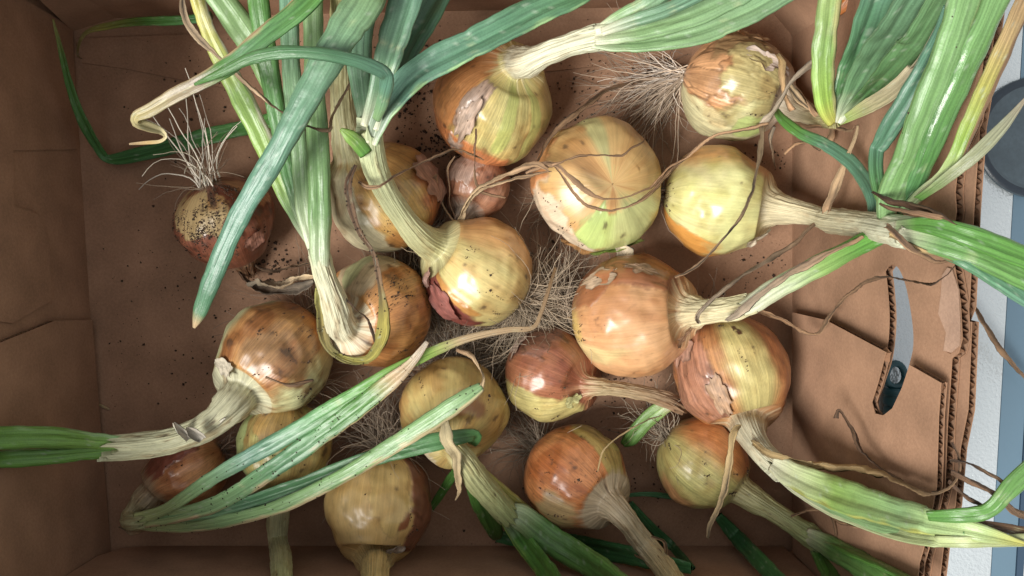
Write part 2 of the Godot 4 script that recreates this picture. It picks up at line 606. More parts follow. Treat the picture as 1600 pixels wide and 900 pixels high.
func board(parent: Node3D, called: String, o: Vector3, nrm: Vector3, spots: Array, thick: float, hole: Array = [], lip := 0.0) -> MeshInstance3D:
	var ux := nrm.cross(Vector3.UP if absf(nrm.y) < 0.9 else Vector3.RIGHT).normalized()
	var uy := nrm.cross(ux).normalized()
	var oo := o + nrm * lip
	var outline: Array[Vector3] = []
	for s in spots:
		if s.size() == 2: outline.append(on_plane(s[0], s[1], oo, nrm))
		else:
			var v := at(s[0], s[1], 0.0) + Vector3(0, s[2], 0)
			outline.append(v - nrm * (v - oo).dot(nrm))
	var rim: Array = [outline]
	var poly := PackedVector2Array()
	for v in outline: poly.append(Vector2((v - oo).dot(ux), (v - oo).dot(uy)))
	if hole.size():
		var hp: Array[Vector3] = []
		for s in hole: hp.append(on_plane(s[0], s[1], oo, nrm))
		# round the cut-out
		var hq: Array[Vector3] = []
		var k: Array[Vector4] = []
		for v in hp: k.append(Vector4(v.x, v.y, v.z, 0))
		k.append(k[0])
		for v in curve(k, 0.003): hq.append(Vector3(v.x, v.y, v.z))
		hq.pop_back()
		rim.append(hq)
		var h2 := PackedVector2Array()
		for v in hq: h2.append(Vector2((v - oo).dot(ux), (v - oo).dot(uy)))
		if Geometry2D.is_polygon_clockwise(h2) == Geometry2D.is_polygon_clockwise(poly): h2.reverse()
		# bridge to the nearest outline corner
		var best := 1e9
		var bi := 0
		var bj := 0
		for i in poly.size():
			for j in h2.size():
				var dd := poly[i].distance_to(h2[j])
				if dd < best:
					best = dd
					bi = i
					bj = j
		for slit in [Vector2(1e-5, 1e-5), Vector2(-1e-5, 1e-5), Vector2(1e-5, -1e-5), Vector2(-1e-5, -1e-5)]:
			var joined := PackedVector2Array()
			for i in bi + 1: joined.append(poly[i])
			for j in h2.size() + 1: joined.append(h2[(bj + j) % h2.size()] + (slit if j == h2.size() else Vector2.ZERO))
			joined.append(poly[bi] + slit)
			for i in range(bi + 1, poly.size()): joined.append(poly[i])
			if Geometry2D.triangulate_polygon(joined).size():
				poly = joined
				break
	var tri := Geometry2D.triangulate_polygon(poly)
	if tri.is_empty(): push_warning("no triangles for " + called)
	var st := Strip.new()
	for d in [0.0, -thick]:
		var start := st.p.size()
		for v in poly:
			st.p.append(oo + ux * v.x + uy * v.y + nrm * d)
			st.n.append(nrm if d == 0.0 else -nrm)
			st.c.append(Color.WHITE)
		for i in range(0, tri.size(), 3):
			var q := [tri[i], tri[i + 1], tri[i + 2]]
			var face: Vector3 = (st.p[start + q[1]] - st.p[start + q[0]]).cross(st.p[start + q[2]] - st.p[start + q[0]])
			if face.dot(st.n[start]) > 0.0: st.idx.append_array([start + q[0], start + q[2], start + q[1]])
			else: st.idx.append_array([start + q[0], start + q[1], start + q[2]])
	var fl := Strip.new()
	var liner := 0.00045
	for ring in rim:
		var m: int = ring.size()
		var mid := Vector3.ZERO
		for v in ring: mid += v
		mid /= m
		var run := 0.0
		for i in m:
			var a: Vector3 = ring[i]
			var b: Vector3 = ring[(i + 1) % m]
			var l := (b - a).length()
			if l < 1e-5: continue
			var t := (b - a) / l
			var inn := nrm.cross(t).normalized()
			# inward is into the board
			var probe := (a + b) * 0.5 + inn * 0.0006
			var inside := Geometry2D.is_point_in_polygon(Vector2((probe - oo).dot(ux), (probe - oo).dot(uy)), poly)
			if not inside: inn = -inn
			st.quad(a, b, b - nrm * liner, a - nrm * liner, Color(0.8, 0.75, 0.7))
			st.quad(a - nrm * (thick - liner), b - nrm * (thick - liner), b - nrm * thick, a - nrm * thick, Color(0.8, 0.75, 0.7))
			var n := maxi(1, int(l / 0.0007))
			for q in n:
				var s0 := l * q / n
				var s1 := l * (q + 1) / n
				var d0 := thick * (0.5 + 0.38 * sin((run + s0 + 0.0016 * noise.get_noise_1d((run + s0) * 4000.0)) * TAU / 0.0046))
				var d1 := thick * (0.5 + 0.38 * sin((run + s1 + 0.0016 * noise.get_noise_1d((run + s1) * 4000.0)) * TAU / 0.0046))
				var j0 := 0.0005 * noise.get_noise_1d((run + s0) * 40000.0)
				var e0 := a + t * s0 - nrm * d0 + inn * (0.0004 + j0)
				var e1 := a + t * s1 - nrm * d1 + inn * (0.0004 + j0)
				fl.quad(e0, e1, e1 + inn * 0.005, e0 + inn * 0.005, Color(0.62, 0.56, 0.5))
			run += l
	var o2 := put(parent, called, st.mesh(), M.card)
	put(o2, "fluting", fl.mesh(), M.card, "stuff")
	return o2

# ---------------------------------------------------------------- textures and materials
func streaks(w: int, h: int, coarse: int, freq: float, sd: int, vertical: bool) -> Image:
	var fn := FastNoiseLite.new()
	fn.seed = sd
	fn.frequency = freq
	fn.fractal_octaves = 4
	var im: Image
	if vertical: im = fn.get_seamless_image(w, coarse)
	else: im = fn.get_seamless_image(coarse, h)
	im.resize(w, h, Image.INTERPOLATE_CUBIC)
	im.convert(Image.FORMAT_L8)
	return im

func cells(w: int, h: int, freq: float, sd: int, oct := 4) -> Image:
	var fn := FastNoiseLite.new()
	fn.seed = sd
	fn.frequency = freq
	fn.fractal_octaves = oct
	var im := fn.get_seamless_image(w, h)
	im.convert(Image.FORMAT_L8)
	return im

func mixed(a: Image, b: Image, c: Image, wa: float, wb: float, wc: float, low: float, high: float, specks := 0.0, speck_v := 255) -> Image:
	var x := a.get_data()
	var y := b.get_data()
	var z := c.get_data()
	var out := PackedByteArray()
	out.resize(x.size())
	for i in x.size():
		var v := clampf((x[i] * wa + y[i] * wb + z[i] * wc) / 255.0, 0.0, 1.0)
		v = low + (high - low) * v
		if specks > 0.0 and z[i] > 255.0 * specks: v = lerpf(v, speck_v / 255.0, 0.75)
		out[i] = int(clampf(v, 0.0, 1.0) * 255.0)
	return Image.create_from_data(a.get_width(), a.get_height(), false, Image.FORMAT_L8, out)

func tex(im: Image) -> ImageTexture:
	im.convert(Image.FORMAT_RGB8)
	return ImageTexture.create_from_image(im)

func mat(color: Texture2D, bump: Texture2D, relief: float, roughness: float) -> StandardMaterial3D:
	var m := StandardMaterial3D.new()
	m.vertex_color_use_as_albedo = true
	m.albedo_texture = color
	m.roughness = roughness
	if bump:
		m.heightmap_enabled = true
		m.heightmap_texture = bump
		m.heightmap_scale = relief
	m.cull_mode = BaseMaterial3D.CULL_DISABLED
	return m

func materials() -> void:
	var sk := mixed(streaks(1024, 512, 8, 0.07, 3, true), streaks(1024, 512, 24, 0.03, 5, true), cells(1024, 512, 0.05, 8), 0.45, 0.3, 0.25, 0.72, 1.12)
	var skb := mixed(streaks(1024, 512, 10, 0.03, 3, true), streaks(1024, 512, 30, 0.02, 5, true), cells(1024, 512, 0.02, 9), 0.5, 0.3, 0.2, 0.0, 1.0)
	M.skin = mat(tex(sk), tex(skb), 0.016, 0.35)
	M.skin.metallic_specular = 0.5
	M.skin.clearcoat_enabled = true
	M.skin.clearcoat = 0.3
	M.skin.clearcoat_roughness = 0.28
	M.skin_soft = M.skin.duplicate()
	M.skin_soft.albedo_texture = tex(mixed(streaks(1024, 512, 8, 0.07, 3, true), streaks(1024, 512, 24, 0.03, 5, true), cells(1024, 512, 0.05, 8), 0.4, 0.3, 0.3, 0.86, 1.04))
	M.skin_soft.heightmap_scale = 0.008
	M.neck = mat(tex(sk.duplicate()), tex(skb.duplicate()), 0.016, 0.5)
	M.paper = mat(tex(sk.duplicate()), tex(skb.duplicate()), 0.04, 0.6)
	M.paper.backlight_enabled = true
	M.paper.backlight = Color(0.3, 0.2, 0.12)
	var lf := mixed(streaks(256, 1024, 14, 0.05, 11, true), streaks(256, 1024, 60, 0.02, 12, true), cells(256, 1024, 0.06, 13, 3), 0.45, 0.35, 0.2, 0.64, 1.14, 0.84, 250)
	var lfb := mixed(streaks(256, 1024, 10, 0.05, 11, true), streaks(256, 1024, 60, 0.02, 12, true), cells(256, 1024, 0.03, 14), 0.5, 0.3, 0.2, 0.0, 1.0)
	M.leaf = mat(tex(lf), tex(lfb), 0.028, 0.34)
	M.leaf.metallic_specular = 0.45
	M.wet = mat(tex(lf.duplicate()), tex(lfb.duplicate()), 0.02, 0.2)
	M.dry = mat(tex(sk.duplicate()), tex(skb.duplicate()), 0.05, 0.75)
	M.root = mat(null, null, 0.0, 0.7)
	M.soil = mat(null, null, 0.0, 0.95)
	var kr := mixed(cells(1024, 1024, 0.006, 21), cells(1024, 1024, 0.09, 22, 3), cells(1024, 1024, 0.25, 23, 2), 0.45, 0.3, 0.25, 0.74, 1.06)
	var krb := mixed(cells(1024, 1024, 0.004, 24), cells(1024, 1024, 0.08, 22, 3), cells(1024, 1024, 0.2, 25, 2), 0.4, 0.35, 0.25, 0.0, 1.0)
	M.card = mat(tex(kr), tex(krb), 0.006, 0.82)
	M.card.albedo_color = Color(0.685, 0.54, 0.437)
	M.card.uv1_triplanar = true
	M.card.uv1_world_triplanar = true
	M.card.uv1_scale = Vector3(4.0, 4.0, 4.0)
	M.card.metallic_specular = 0.25
	M.torn = M.card.duplicate()
	M.torn.albedo_color = Color(0.755, 0.625, 0.54)
	var gb := mixed(cells(1024, 1024, 0.045, 31, 2), cells(1024, 1024, 0.11, 32, 2), cells(1024, 1024, 0.02, 33, 2), 0.6, 0.25, 0.15, 0.0, 1.0)
	M.glass = mat(null, tex(gb), 0.075, 0.16)
	M.glass.vertex_color_use_as_albedo = false
	M.glass.albedo_color = Color(0.80, 0.83, 0.84)
	M.glass.metallic = 0.5
	M.glass.uv1_triplanar = true
	M.glass.uv1_world_triplanar = true
	M.glass.uv1_scale = Vector3(6, 6, 6)
	M.rail = mat(null, tex(gb.duplicate()), 0.004, 0.3)
	M.rail.vertex_color_use_as_albedo = false
	M.rail.albedo_color = Color(0.36, 0.45, 0.51)
	M.rail.uv1_triplanar = true
	M.rail.uv1_world_triplanar = true
	M.rail.uv1_scale = Vector3(6, 6, 6)
	M.teal = mat(null, null, 0.0, 0.4)
	M.teal.vertex_color_use_as_albedo = false
	M.teal.albedo_color = Color(0.10, 0.27, 0.30)
	M.slate = mat(tex(mixed(cells(512, 512, 0.02, 41), cells(512, 512, 0.06, 42), cells(512, 512, 0.1, 43), 0.4, 0.3, 0.3, 0.75, 1.0)), tex(gb.duplicate()), 0.02, 0.35)
	M.slate.vertex_color_use_as_albedo = false
	M.slate.albedo_color = Color(0.30, 0.35, 0.38)
	M.slate.uv1_triplanar = true
	M.slate.uv1_world_triplanar = true
	M.slate.uv1_scale = Vector3(5, 5, 5)
	M.ground = mat(tex(mixed(cells(512, 512, 0.02, 51), cells(512, 512, 0.06, 52), cells(512, 512, 0.1, 53), 0.4, 0.3, 0.3, 0.8, 1.0)), null, 0.0, 0.9)
	M.ground.vertex_color_use_as_albedo = false
	M.ground.albedo_color = Color(0.85, 0.85, 0.83)
	M.ground.uv1_triplanar = true
	M.ground.uv1_world_triplanar = true

# ---------------------------------------------------------------- the scene
func _ready() -> void:
	var cam := Camera3D.new()
	cam.name = "camera"
	cam.keep_aspect = Camera3D.KEEP_HEIGHT
	cam.fov = rad_to_deg(2.0 * atan(0.724 * 9.0 / 16.0 / 2.0 / EYE))
	cam.near = 0.01
	cam.far = 200.0
	add_child(cam)
	cam.transform = Transform3D(Basis(Vector3.RIGHT, -PI / 2.0), Vector3(0, EYE, 0))
	cam.current = true
	var sky_m := ProceduralSkyMaterial.new()
	sky_m.sky_top_color = Color(0.76, 0.765, 0.775)
	sky_m.sky_horizon_color = Color(0.80, 0.81, 0.82)
	sky_m.ground_bottom_color = Color(0.36, 0.36, 0.35)
	sky_m.ground_horizon_color = Color(0.6, 0.6, 0.6)
	sky_m.sun_angle_max = 0.0
	var sky := Sky.new()
	sky.sky_material = sky_m
	var env := Environment.new()
	env.background_mode = Environment.BG_SKY
	env.sky = sky
	env.background_energy_multiplier = 0.28
	env.tonemap_mode = Environment.TONE_MAPPER_LINEAR
	env.tonemap_exposure = 3.6
	env.sdfgi_enabled = true
	env.ssao_enabled = true
	env.ssil_enabled = true
	var we := WorldEnvironment.new()
	we.name = "world_environment"
	we.environment = env
	add_child(we)
	var sun := DirectionalLight3D.new()
	sun.name = "daylight"
	sun.light_energy = 0.5
	sun.light_angular_distance = 28.0
	sun.light_color = Color(1.0, 0.99, 0.97)
	sun.shadow_enabled = true
	add_child(sun)
	sun.look_at_from_position(Vector3(-0.135, 0.2, 0.10), Vector3.ZERO)

	rng.seed = 20240
	noise.seed = 11
	noise.frequency = 0.02
	noise.fractal_octaves = 3
	rough_noise.seed = 29
	rough_noise.frequency = 0.02
	rough_noise.fractal_octaves = 4
	materials()
	ground_and_table()
	box()
	onions_left()
	onions_middle()
	onions_right()
	scraps()

func ground_and_table() -> void:
	var g := PlaneMesh.new()
	g.size = Vector2(60, 60)
	var go := put(self, "ground", g, M.ground, "structure")
	go.position = Vector3(0, -0.76, 0)
	var t := thing("glass_table", "pale grey hammered glass table top with a blue edge under the box", "table", Vector3(0, -0.76, 0))
	var turn := Basis(Vector3.UP, deg_to_rad(-3.4))
	var pane := BoxMesh.new()
	pane.size = Vector3(1.0, 0.008, 1.3)
	var o := put(t, "glass_top", pane, M.glass)
	o.transform = Transform3D(turn, turn * Vector3(-0.147, 0.7505, 0.0))
	var r := BoxMesh.new()
	r.size = Vector3(0.017, 0.0075, 1.3)
	o = put(t, "edge_strip", r, M.rail)
	o.transform = Transform3D(turn, turn * Vector3(0.3622, 0.7505, 0.0))
	r = BoxMesh.new()
	r.size = Vector3(0.005, 0.012, 1.3)
	var rim_m: StandardMaterial3D = M.rail.duplicate()
	rim_m.albedo_color = Color(0.20, 0.27, 0.34)
	o = put(t, "rim", r, rim_m)
	o.transform = Transform3D(turn, turn * Vector3(0.3738, 0.749, 0.0))
	for x in [-0.6, 0.3]:
		for z in [-0.58, 0.58]:
			var leg := CylinderMesh.new()
			leg.top_radius = 0.016
			leg.bottom_radius = 0.013
			leg.height = 0.746
			leg.radial_segments = 20
			o = put(t, "leg", leg, rim_m)
			o.position = turn * Vector3(x, 0.373, z)

	# dark rounded pad on the glass behind the box
	var pc := at(1622, 214, 0.0)
	var pad := thing("round_pad", "dark slate round pad lying on the glass by the right edge", "pad", Vector3(pc.x, -0.0054, pc.z))
	var prof := PackedVector2Array([Vector2(0.0001, 0.0), Vector2(0.040, 0.0), Vector2(0.0425, 0.0010), Vector2(0.043, 0.0025), Vector2(0.0420, 0.0036), Vector2(0.037, 0.0042), Vector2(0.0355, 0.0034), Vector2(0.034, 0.0030), Vector2(0.0001, 0.0030)])
	put(pad, "disc", lathe(prof, 72), M.slate)
	var dark: StandardMaterial3D = M.slate.duplicate()
	dark.albedo_color = Color(0.17, 0.21, 0.25)
	put(pad, "rim", lathe(PackedVector2Array([Vector2(0.0372, 0.0043), Vector2(0.0385, 0.0050), Vector2(0.0410, 0.0050), Vector2(0.0424, 0.0040)]), 72), dark)

	# teal loop seen through the hand hole
	var q := at(1397, 606, 0.0)
	var loop := thing("plastic_loop_handle", "small teal plastic handle with a loop end seen through the hand hole", "handle", Vector3(q.x, -0.004, q.z))
	var ring: Array[Vector4] = []
	for i in 25:
		var a := TAU * i / 24.0
		ring.append(Vector4(cos(a) * 0.0066, 0.006, -0.008 + sin(a) * 0.0095 * (1.0 if sin(a) < 0 else 0.75), 0.0048))
	put(loop, "loop", tube(ring, 14), M.teal)
	put(loop, "grip", tube([Vector4(0, 0.006, 0.0, 0.014), Vector4(0, 0.006, 0.004, 0.0165), Vector4(0, 0.006, 0.0045, 0.0145), Vector4(0, 0.006, 0.006, 0.0145), Vector4(0, 0.006, 0.0065, 0.0165), Vector4(0, 0.006, 0.011, 0.0165), Vector4(0, 0.006, 0.0115, 0.0145), Vector4(0, 0.006, 0.013, 0.0145), Vector4(0, 0.006, 0.0135, 0.016), Vector4(0, 0.006, 0.035, 0.014), Vector4(0, 0.006, 0.09, 0.012)] as Array[Vector4], 22), M.teal)

func lathe(prof: PackedVector2Array, seg: int) -> ArrayMesh:
	var p := PackedVector3Array()
	var c := PackedColorArray()
	var uv := PackedVector2Array()
	for v in prof:
		for j in seg + 1:
			var a := TAU * (j % seg) / seg
			p.append(Vector3(v.x * cos(a), v.y, v.x * sin(a)))
			c.append(Color.WHITE)
			uv.append(Vector2(float(j) / seg, v.x))
	return grid_mesh(p, c, uv, prof.size(), seg + 1, true)

func tube(line: Array[Vector4], sides: int) -> ArrayMesh:
	var p := PackedVector3Array()
	var c := PackedColorArray()
	var uv := PackedVector2Array()
	var m := line.size()
	for ii in m + 2:
		var i := clampi(ii - 1, 0, m - 1)
		var a := line[maxi(i - 1, 0)]
		var b := line[mini(i + 1, m - 1)]
		var t := Vector3(b.x - a.x, b.y - a.y, b.z - a.z).normalized()
		var n := (Vector3.UP - t * t.y).normalized()
		var s := t.cross(n)
		for j in sides + 1:
			var th := TAU * (j % sides) / sides
			var w := line[i].w * 0.5 * (0.0 if (ii == 0 or ii == m + 1) else 1.0)
			p.append(Vector3(line[i].x, line[i].y, line[i].z) + s * cos(th) * w + n * sin(th) * w)
			c.append(Color.WHITE)
			uv.append(Vector2(float(j) / sides, ii * 0.1))
	return grid_mesh(p, c, uv, m + 2, sides + 1, true)

func box() -> void:
	var b := thing("cardboard_box", "open brown corrugated cardboard box with a hand hole in its right wall", "box", Vector3.ZERO)
	var up := Vector3.UP
	# floor
	board(b, "floor_panel", Vector3.ZERO, up, [[104, -6], [1246, -6], [1246, 872], [158, 872]], 0.0042)
	# a second sheet glued over the floor at the back, its torn edge showing
	board(b, "floor_liner", Vector3(0, 0.0012, 0), up, [[118, 60], [1236, 20], [1236, 108], [1000, 96], [760, 122], [560, 140], [420, 150], [300, 128], [200, 108], [128, 98]], 0.0010)
	# right wall: plane through its foot, leaning out a little
	var rf := at(1238, 450, 0.0)
	var rt := at(1500, 450, 0.2)
	var dirv := (rt - rf).normalized()
	var rn := dirv.cross(Vector3(0, 0, 1)).normalized()
	if rn.x > 0.0: rn = -rn
	var hole := [[1383, 424], [1391, 414], [1403, 418], [1415, 446], [1425, 500], [1427, 540], [1420, 572], [1409, 606], [1394, 638], [1380, 649], [1367, 646], [1362, 628], [1372, 596], [1384, 556], [1389, 505], [1387, 460]]
	board(b, "wall_panel", rf, rn, [[1238, 4], [1560, -190], [1533, 120], [1522, 190], [1498, 240], [1492, 300], [1494, 330], [1488, 372], [1490, 410], [1500, 470], [1503, 530], [1497, 552], [1487, 560], [1480, 660], [1476, 760], [1462, 820], [1446, 870], [1420, 1060], [1238, 862]], 0.0042, hole)
	board(b, "outer_panel", rf, rn, [[1262, -6], [1590, -200], [1540, 140], [1530, 200], [1521, 330], [1514, 480], [1506, 500], [1518, 503], [1512, 640], [1500, 700], [1492, 790], [1474, 850], [1450, 1060], [1262, 870]], 0.0036, hole.map(func(s): return [1402 + (s[0] - 1400) * 1.25, 532 + (s[1] - 532) * 1.05]), -0.0048)
	board(b, "inner_flap", rf, rn, [[1238, 488], [1290, 500], [1384, 550], [1372, 596], [1362, 628], [1367, 646], [1380, 649], [1394, 638], [1409, 606], [1421, 570], [1470, 598], [1466, 650], [1463, 760], [1450, 830], [1436, 880], [1420, 1060], [1238, 862]], 0.0032, [], 0.0066)
	var torn := board(b, "torn_liner", rf, rn, [[1472, 430], [1480, 418], [1487, 420], [1497, 452], [1500, 505], [1499, 540], [1486, 551], [1474, 548], [1478, 520], [1466, 490], [1470, 460]], 0.0006, [], 0.0009)
	torn.material_override = M.torn
	# left wall
	var l0 := at(112, 30, 0.0)
	var l1 := at(165, 866, 0.0)
	var ln := (l1 - l0).cross(up).normalized()
	if ln.x < 0.0: ln = -ln
	board(b, "wall_panel", l0, ln, [[112, 30, -0.002], [112, 30, 0.2], [130, 420, 0.205], [165, 866, 0.2], [165, 866, -0.002]], 0.0042)
	board(b, "inner_flap", l0, ln, [[144, 500], [86, 501], [-6, 538], [142, 560, 0.17], [165, 866, 0.18], [165, 866, 0.001]], 0.0040, [], 0.0044)
	board(b, "corner_tab", l0, ln, [[112, 45, 0.002], [124, 236, 0.006], [20, 235], [24, 322], [60, 334], [78, 380], [80, 470], [20, 505], [128, 470, 0.19], [112, 45, 0.19]], 0.0010, [], 0.0014)
	# back and front walls
	var b0 := at(112, 30, 0.0)
	var b1 := at(1240, 6, 0.0)
	var bn := (b1 - b0).cross(up).normalized()
	if bn.z < 0.0: bn = -bn
	board(b, "wall_panel", b0, bn, [[104, 30, -0.002], [104, 30, 0.2], [1246, 6, 0.2], [1246, 6, -0.002]], 0.0042)
	var ff := at(700, 861, 0.0)
	var fnv := Vector3(0, 0, -1)
	board(b, "wall_panel", ff, fnv, [[158, 861, -0.002], [158, 861, 0.2], [1244, 861, 0.2], [1244, 861, -0.002]], 0.0042)
	board(b, "inner_flap", ff, fnv, [[232, 861, 0.001], [200, 861, 0.006], [178, 861, 0.022], [172, 861, 0.16], [1230, 861, 0.16], [1222, 861, 0.001]], 0.0036, [], 0.0040)
	# gussets folded across the corners
	var tab := at(60, 20, 0.04)
	board(b, "corner_tab", Vector3(tab.x, 0.0, tab.z), Vector3(0.30, 0.0, 1.0).normalized(), [[126, 60], [-120, -170], [420, -150], [330, 22]], 0.0030)
	var tb := at(1228, 46, 0.0)
	board(b, "corner_tab", tb, Vector3(-0.72, 0.0, 0.62).normalized(), [[1208, 26], [1244, 68], [1420, -60], [1330, -150]], 0.0030)

# ---------------------------------------------------------------- onions on the left
func onions_left() -> void:
	# A
	var on := onion("soil-speckled red-brown onion with a fan of white roots pointing up, at far left", 352, 345, 76, 75, -32, {"polar": 0.86, "base": Color(0.33, 0.12, 0.06), "base2": Color(0.2, 0.07, 0.04), "neck": [[380, 405, 14, 22], [388, 425, 7, 14]], "tip": 34, "neck_c": DRY, "dirt": 0.8, "patches": [[12, 0.24, 62, 0.17, Color(0.50, 0.36, 0.16), 0.9, 0.0], [-80, 0.3, 26, 0.16, Color(0.45, 0.22, 0.1), 0.5, 0.0]]})
	roots(on, 17, 0.074, 0.40, {"drop": -0.03, "thick": 1.7, "more": 1.0, "kink": 0.09, "col": Color(0.86, 0.78, 0.65)})
	roots(on, 14, 0.045, 0.5, {"drop": -0.03, "kink": 0.12, "col": Color(0.42, 0.32, 0.23)})
	soil(on, [[10, 0.42, 16, 0.04, 420], [0, 0.2, 35, 0.08, 420], [-55, 0.25, 20, 0.1, 260], [50, 0.3, 20, 0.1, 200], [0, 0.5, 50, 0.1, 160]])
	flap(on, -40, 0.6, 14, 0.07, Color(0.42, 0.2, 0.14), 0.003)

	# B
	on = onion("amber onion with pale green sides whose thick stem runs off the left edge", 432, 556, 88, 130, 27, {"base": Color(0.60, 0.33, 0.11), "base2": Color(0.42, 0.2, 0.07), "tip": 62, "neck": [[366, 630, 64, 50], [340, 656, 68, 42], [316, 672, 70, 38], [268, 690, 73, 36], [210, 697, 80, 36], [170, 699, 86, 34]], "neck_c": Color(0.62, 0.60, 0.38), "neck_end": Color(0.62, 0.62, 0.36), "neck_from": 0.7, "dirt": 0.5, "patches": [[72, 0.5, 22, 0.42, Color(0.60, 0.61, 0.31), 0.25, 0.0, 1], [-70, 0.55, 38, 0.4, Color(0.62, 0.62, 0.31), 0.35, 0.0, 1], [-10, 0.55, 40, 0.16, Color(0.36, 0.2, 0.08), 1.0, 0.0, 1]]})
	blade(on.root, "leaf", [[215, 694, 82, 18], [150, 689, 92, 28], [80, 683, 110, 34], [0, 684, 130, 38], [-60, 686, 140, 38]], fresh(Color(0.22, 0.40, 0.09), GREEN * 1.3, 0.0, {"flat": 0.55, "edge": MINT * 1.4, "edge_w": 0.1}))
	blade(on.root, "leaf", [[215, 702, 82, 18], [150, 706, 90, 24], [80, 713, 105, 26], [0, 717, 122, 28], [-60, 716, 130, 28]], fresh(Color(0.17, 0.36, 0.07), GREEN, 0.0, {"flat": 0.55, "edge": MINT * 1.4, "edge_w": 0.1}))
	blade(on.root, "dry_leaf", [[415, 588, 78, 6], [450, 600, 76, 9], [490, 596, 70, 6]], strand(DRY, DARK_DRY))
	flap(on, 40, 0.8, 20, 0.05, Color(0.62, 0.55, 0.42), 0.004)
	for s in [[272, 660, 84, 16, 296, 684], [292, 668, 86, 20, 318, 684], [352, 652, 74, 12, 330, 678]]:
		blade(on.root, "skin_flap", [[s[4], s[5], s[2] - 4, s[3] * 1.2], [(s[0] + s[4]) * 0.5 - 5, (s[1] + s[5]) * 0.5, s[2], s[3]], [s[0], s[1], s[2] + 3, 5]], strand(Color(0.72, 0.66, 0.55), Color(0.68, 0.6, 0.48), {"twist": 1.0, "curl": 0.8}))
	roots(on, 30, 0.055, 0.6)
	roots(on, 16, 0.075, 0.35, {"dir": Vector3(-0.9, -0.25, -0.25), "col": Color(0.34, 0.24, 0.17)})
	soil(on, [[-10, 0.4, 26, 0.12, 110], [-60, 0.6, 25, 0.1, 40]])

	# C
	on = onion("small orange onion under the long stem, dry papery neck bent towards the left corner", 297, 730, 58, 150, 8, {"base": Color(0.72, 0.36, 0.15), "base2": Color(0.58, 0.25, 0.10), "tip": 52, "neck": [[228, 784, 26, 40], [205, 800, 28, 22], [192, 810, 32, 22], [196, 818, 38, 24], [212, 816, 42, 26], [228, 812, 45, 24]], "neck_c": Color(0.46, 0.34, 0.2), "neck_end": Color(0.50, 0.52, 0.26), "neck_from": 0.64, "patches": [[40, 0.6, 30, 0.3, Color(0.3, 0.1, 0.06), 0.5, 0.3]]})
	blade(on.root, "leaf", [[212, 810, 46, 24], [260, 795, 52, 24], [340, 742, 70, 30], [450, 680, 85, 36], [550, 620, 92, 34], [640, 567, 98, 26], [720, 532, 96, 17], [790, 516, 92, 12], [832, 512, 88, 10], [845, 490, 84, 8], [858, 450, 76, 8], [868, 418, 66, 5]], {"stops": [[0.0, Color(0.45, 0.5, 0.22)], [0.15, MINT], [0.3, BLUE], [0.55, GREEN * 1.3], [0.68, LIME], [0.74, STRAW], [1.0, DRY]], "flat": 0.45, "thin": 0.78, "crumbs": 60})
	blade(on.root, "leaf", [[216, 816, 44, 26], [330, 790, 58, 32], [430, 730, 80, 38], [540, 652, 92, 40], [600, 605, 100, 36], [640, 570, 104, 22], [668, 534, 108, 9]], {"stops": [[0.0, Color(0.45, 0.5, 0.22)], [0.2, MINT], [0.5, BLUE.lerp(GREEN, 0.4)], [0.8, GREEN], [0.88, STRAW], [1.0, GREY_DRY]], "flat": 0.45, "edge": STRAW, "edge_w": 0.12, "thin": 0.78, "crumbs": 220})
	blade(on.root, "leaf", [[212, 820, 42, 18], [300, 822, 48, 24], [420, 797, 74, 26], [520, 752, 90, 28], [620, 692, 100, 32], [700, 640, 108, 34], [735, 616, 110, 28], [753, 604, 110, 17]], {"stops": [[0.0, Color(0.45, 0.5, 0.22)], [0.25, MINT], [0.6, MINT.lerp(GREEN, 0.4)], [1.0, MINT]], "flat": 0.5, "edge": Color(0.5, 0.42, 0.24), "edge_w": 0.2, "thin": 0.85, "crumbs": 90})
	blade(on.root, "dry_leaf", [[752, 606, 110, 10], [754, 588, 114, 8], [744, 566, 112, 9], [730, 552, 106, 9], [714, 546, 102, 6]], strand(STRAW, DRY))
	blade(on.root, "leaf", [[230, 814, 46, 14], [330, 800, 56, 20], [450, 764, 72, 24], [560, 722, 84, 24], [640, 700, 88, 28], [700, 686, 88, 26], [742, 680, 80, 20], [738, 694, 72, 14]], {"stops": [[0.0, MINT], [0.3, TEAL], [1.0, TEAL.lerp(GREEN, 0.5)]], "flat": 0.45})
	blade(on.root, "dry_leaf", [[186, 822, 30, 4], [206, 832, 26, 9], [232, 826, 30, 5]], strand(STRAW, DRY))
	soil(on, [[-20, 0.5, 30, 0.2, 30]])
	roots(on, 18, 0.04, 0.6, {"col": Color(0.25, 0.17, 0.12)})

	# D
	on = onion("pale green onion lying under the crossing leaves, its ringed neck pointing at the bottom edge", 446, 698, 73, 94, 8, {"base": Color(0.54, 0.52, 0.17), "base2": Color(0.58, 0.44, 0.15), "tip": 46, "neck": [[432, 815, 30, 28], [434, 845, 26, 24], [439, 870, 26, 28], [441, 920, 30, 28]], "neck_c": Color(0.48, 0.46, 0.24), "neck_end": Color(0.5, 0.5, 0.24), "patches": [[6, 0.22, 34, 0.2, Color(0.62, 0.40, 0.13), 0.4, 0.0], [66, 0.5, 18, 0.4, Color(0.50, 0.58, 0.22), 0.3, 0.0]]})
	roots(on, 80, 0.06, 0.7, {"more": 2.0, "col": Color(0.42, 0.33, 0.24)})
	soil(on, [[0, 0.4, 40, 0.2, 50]])

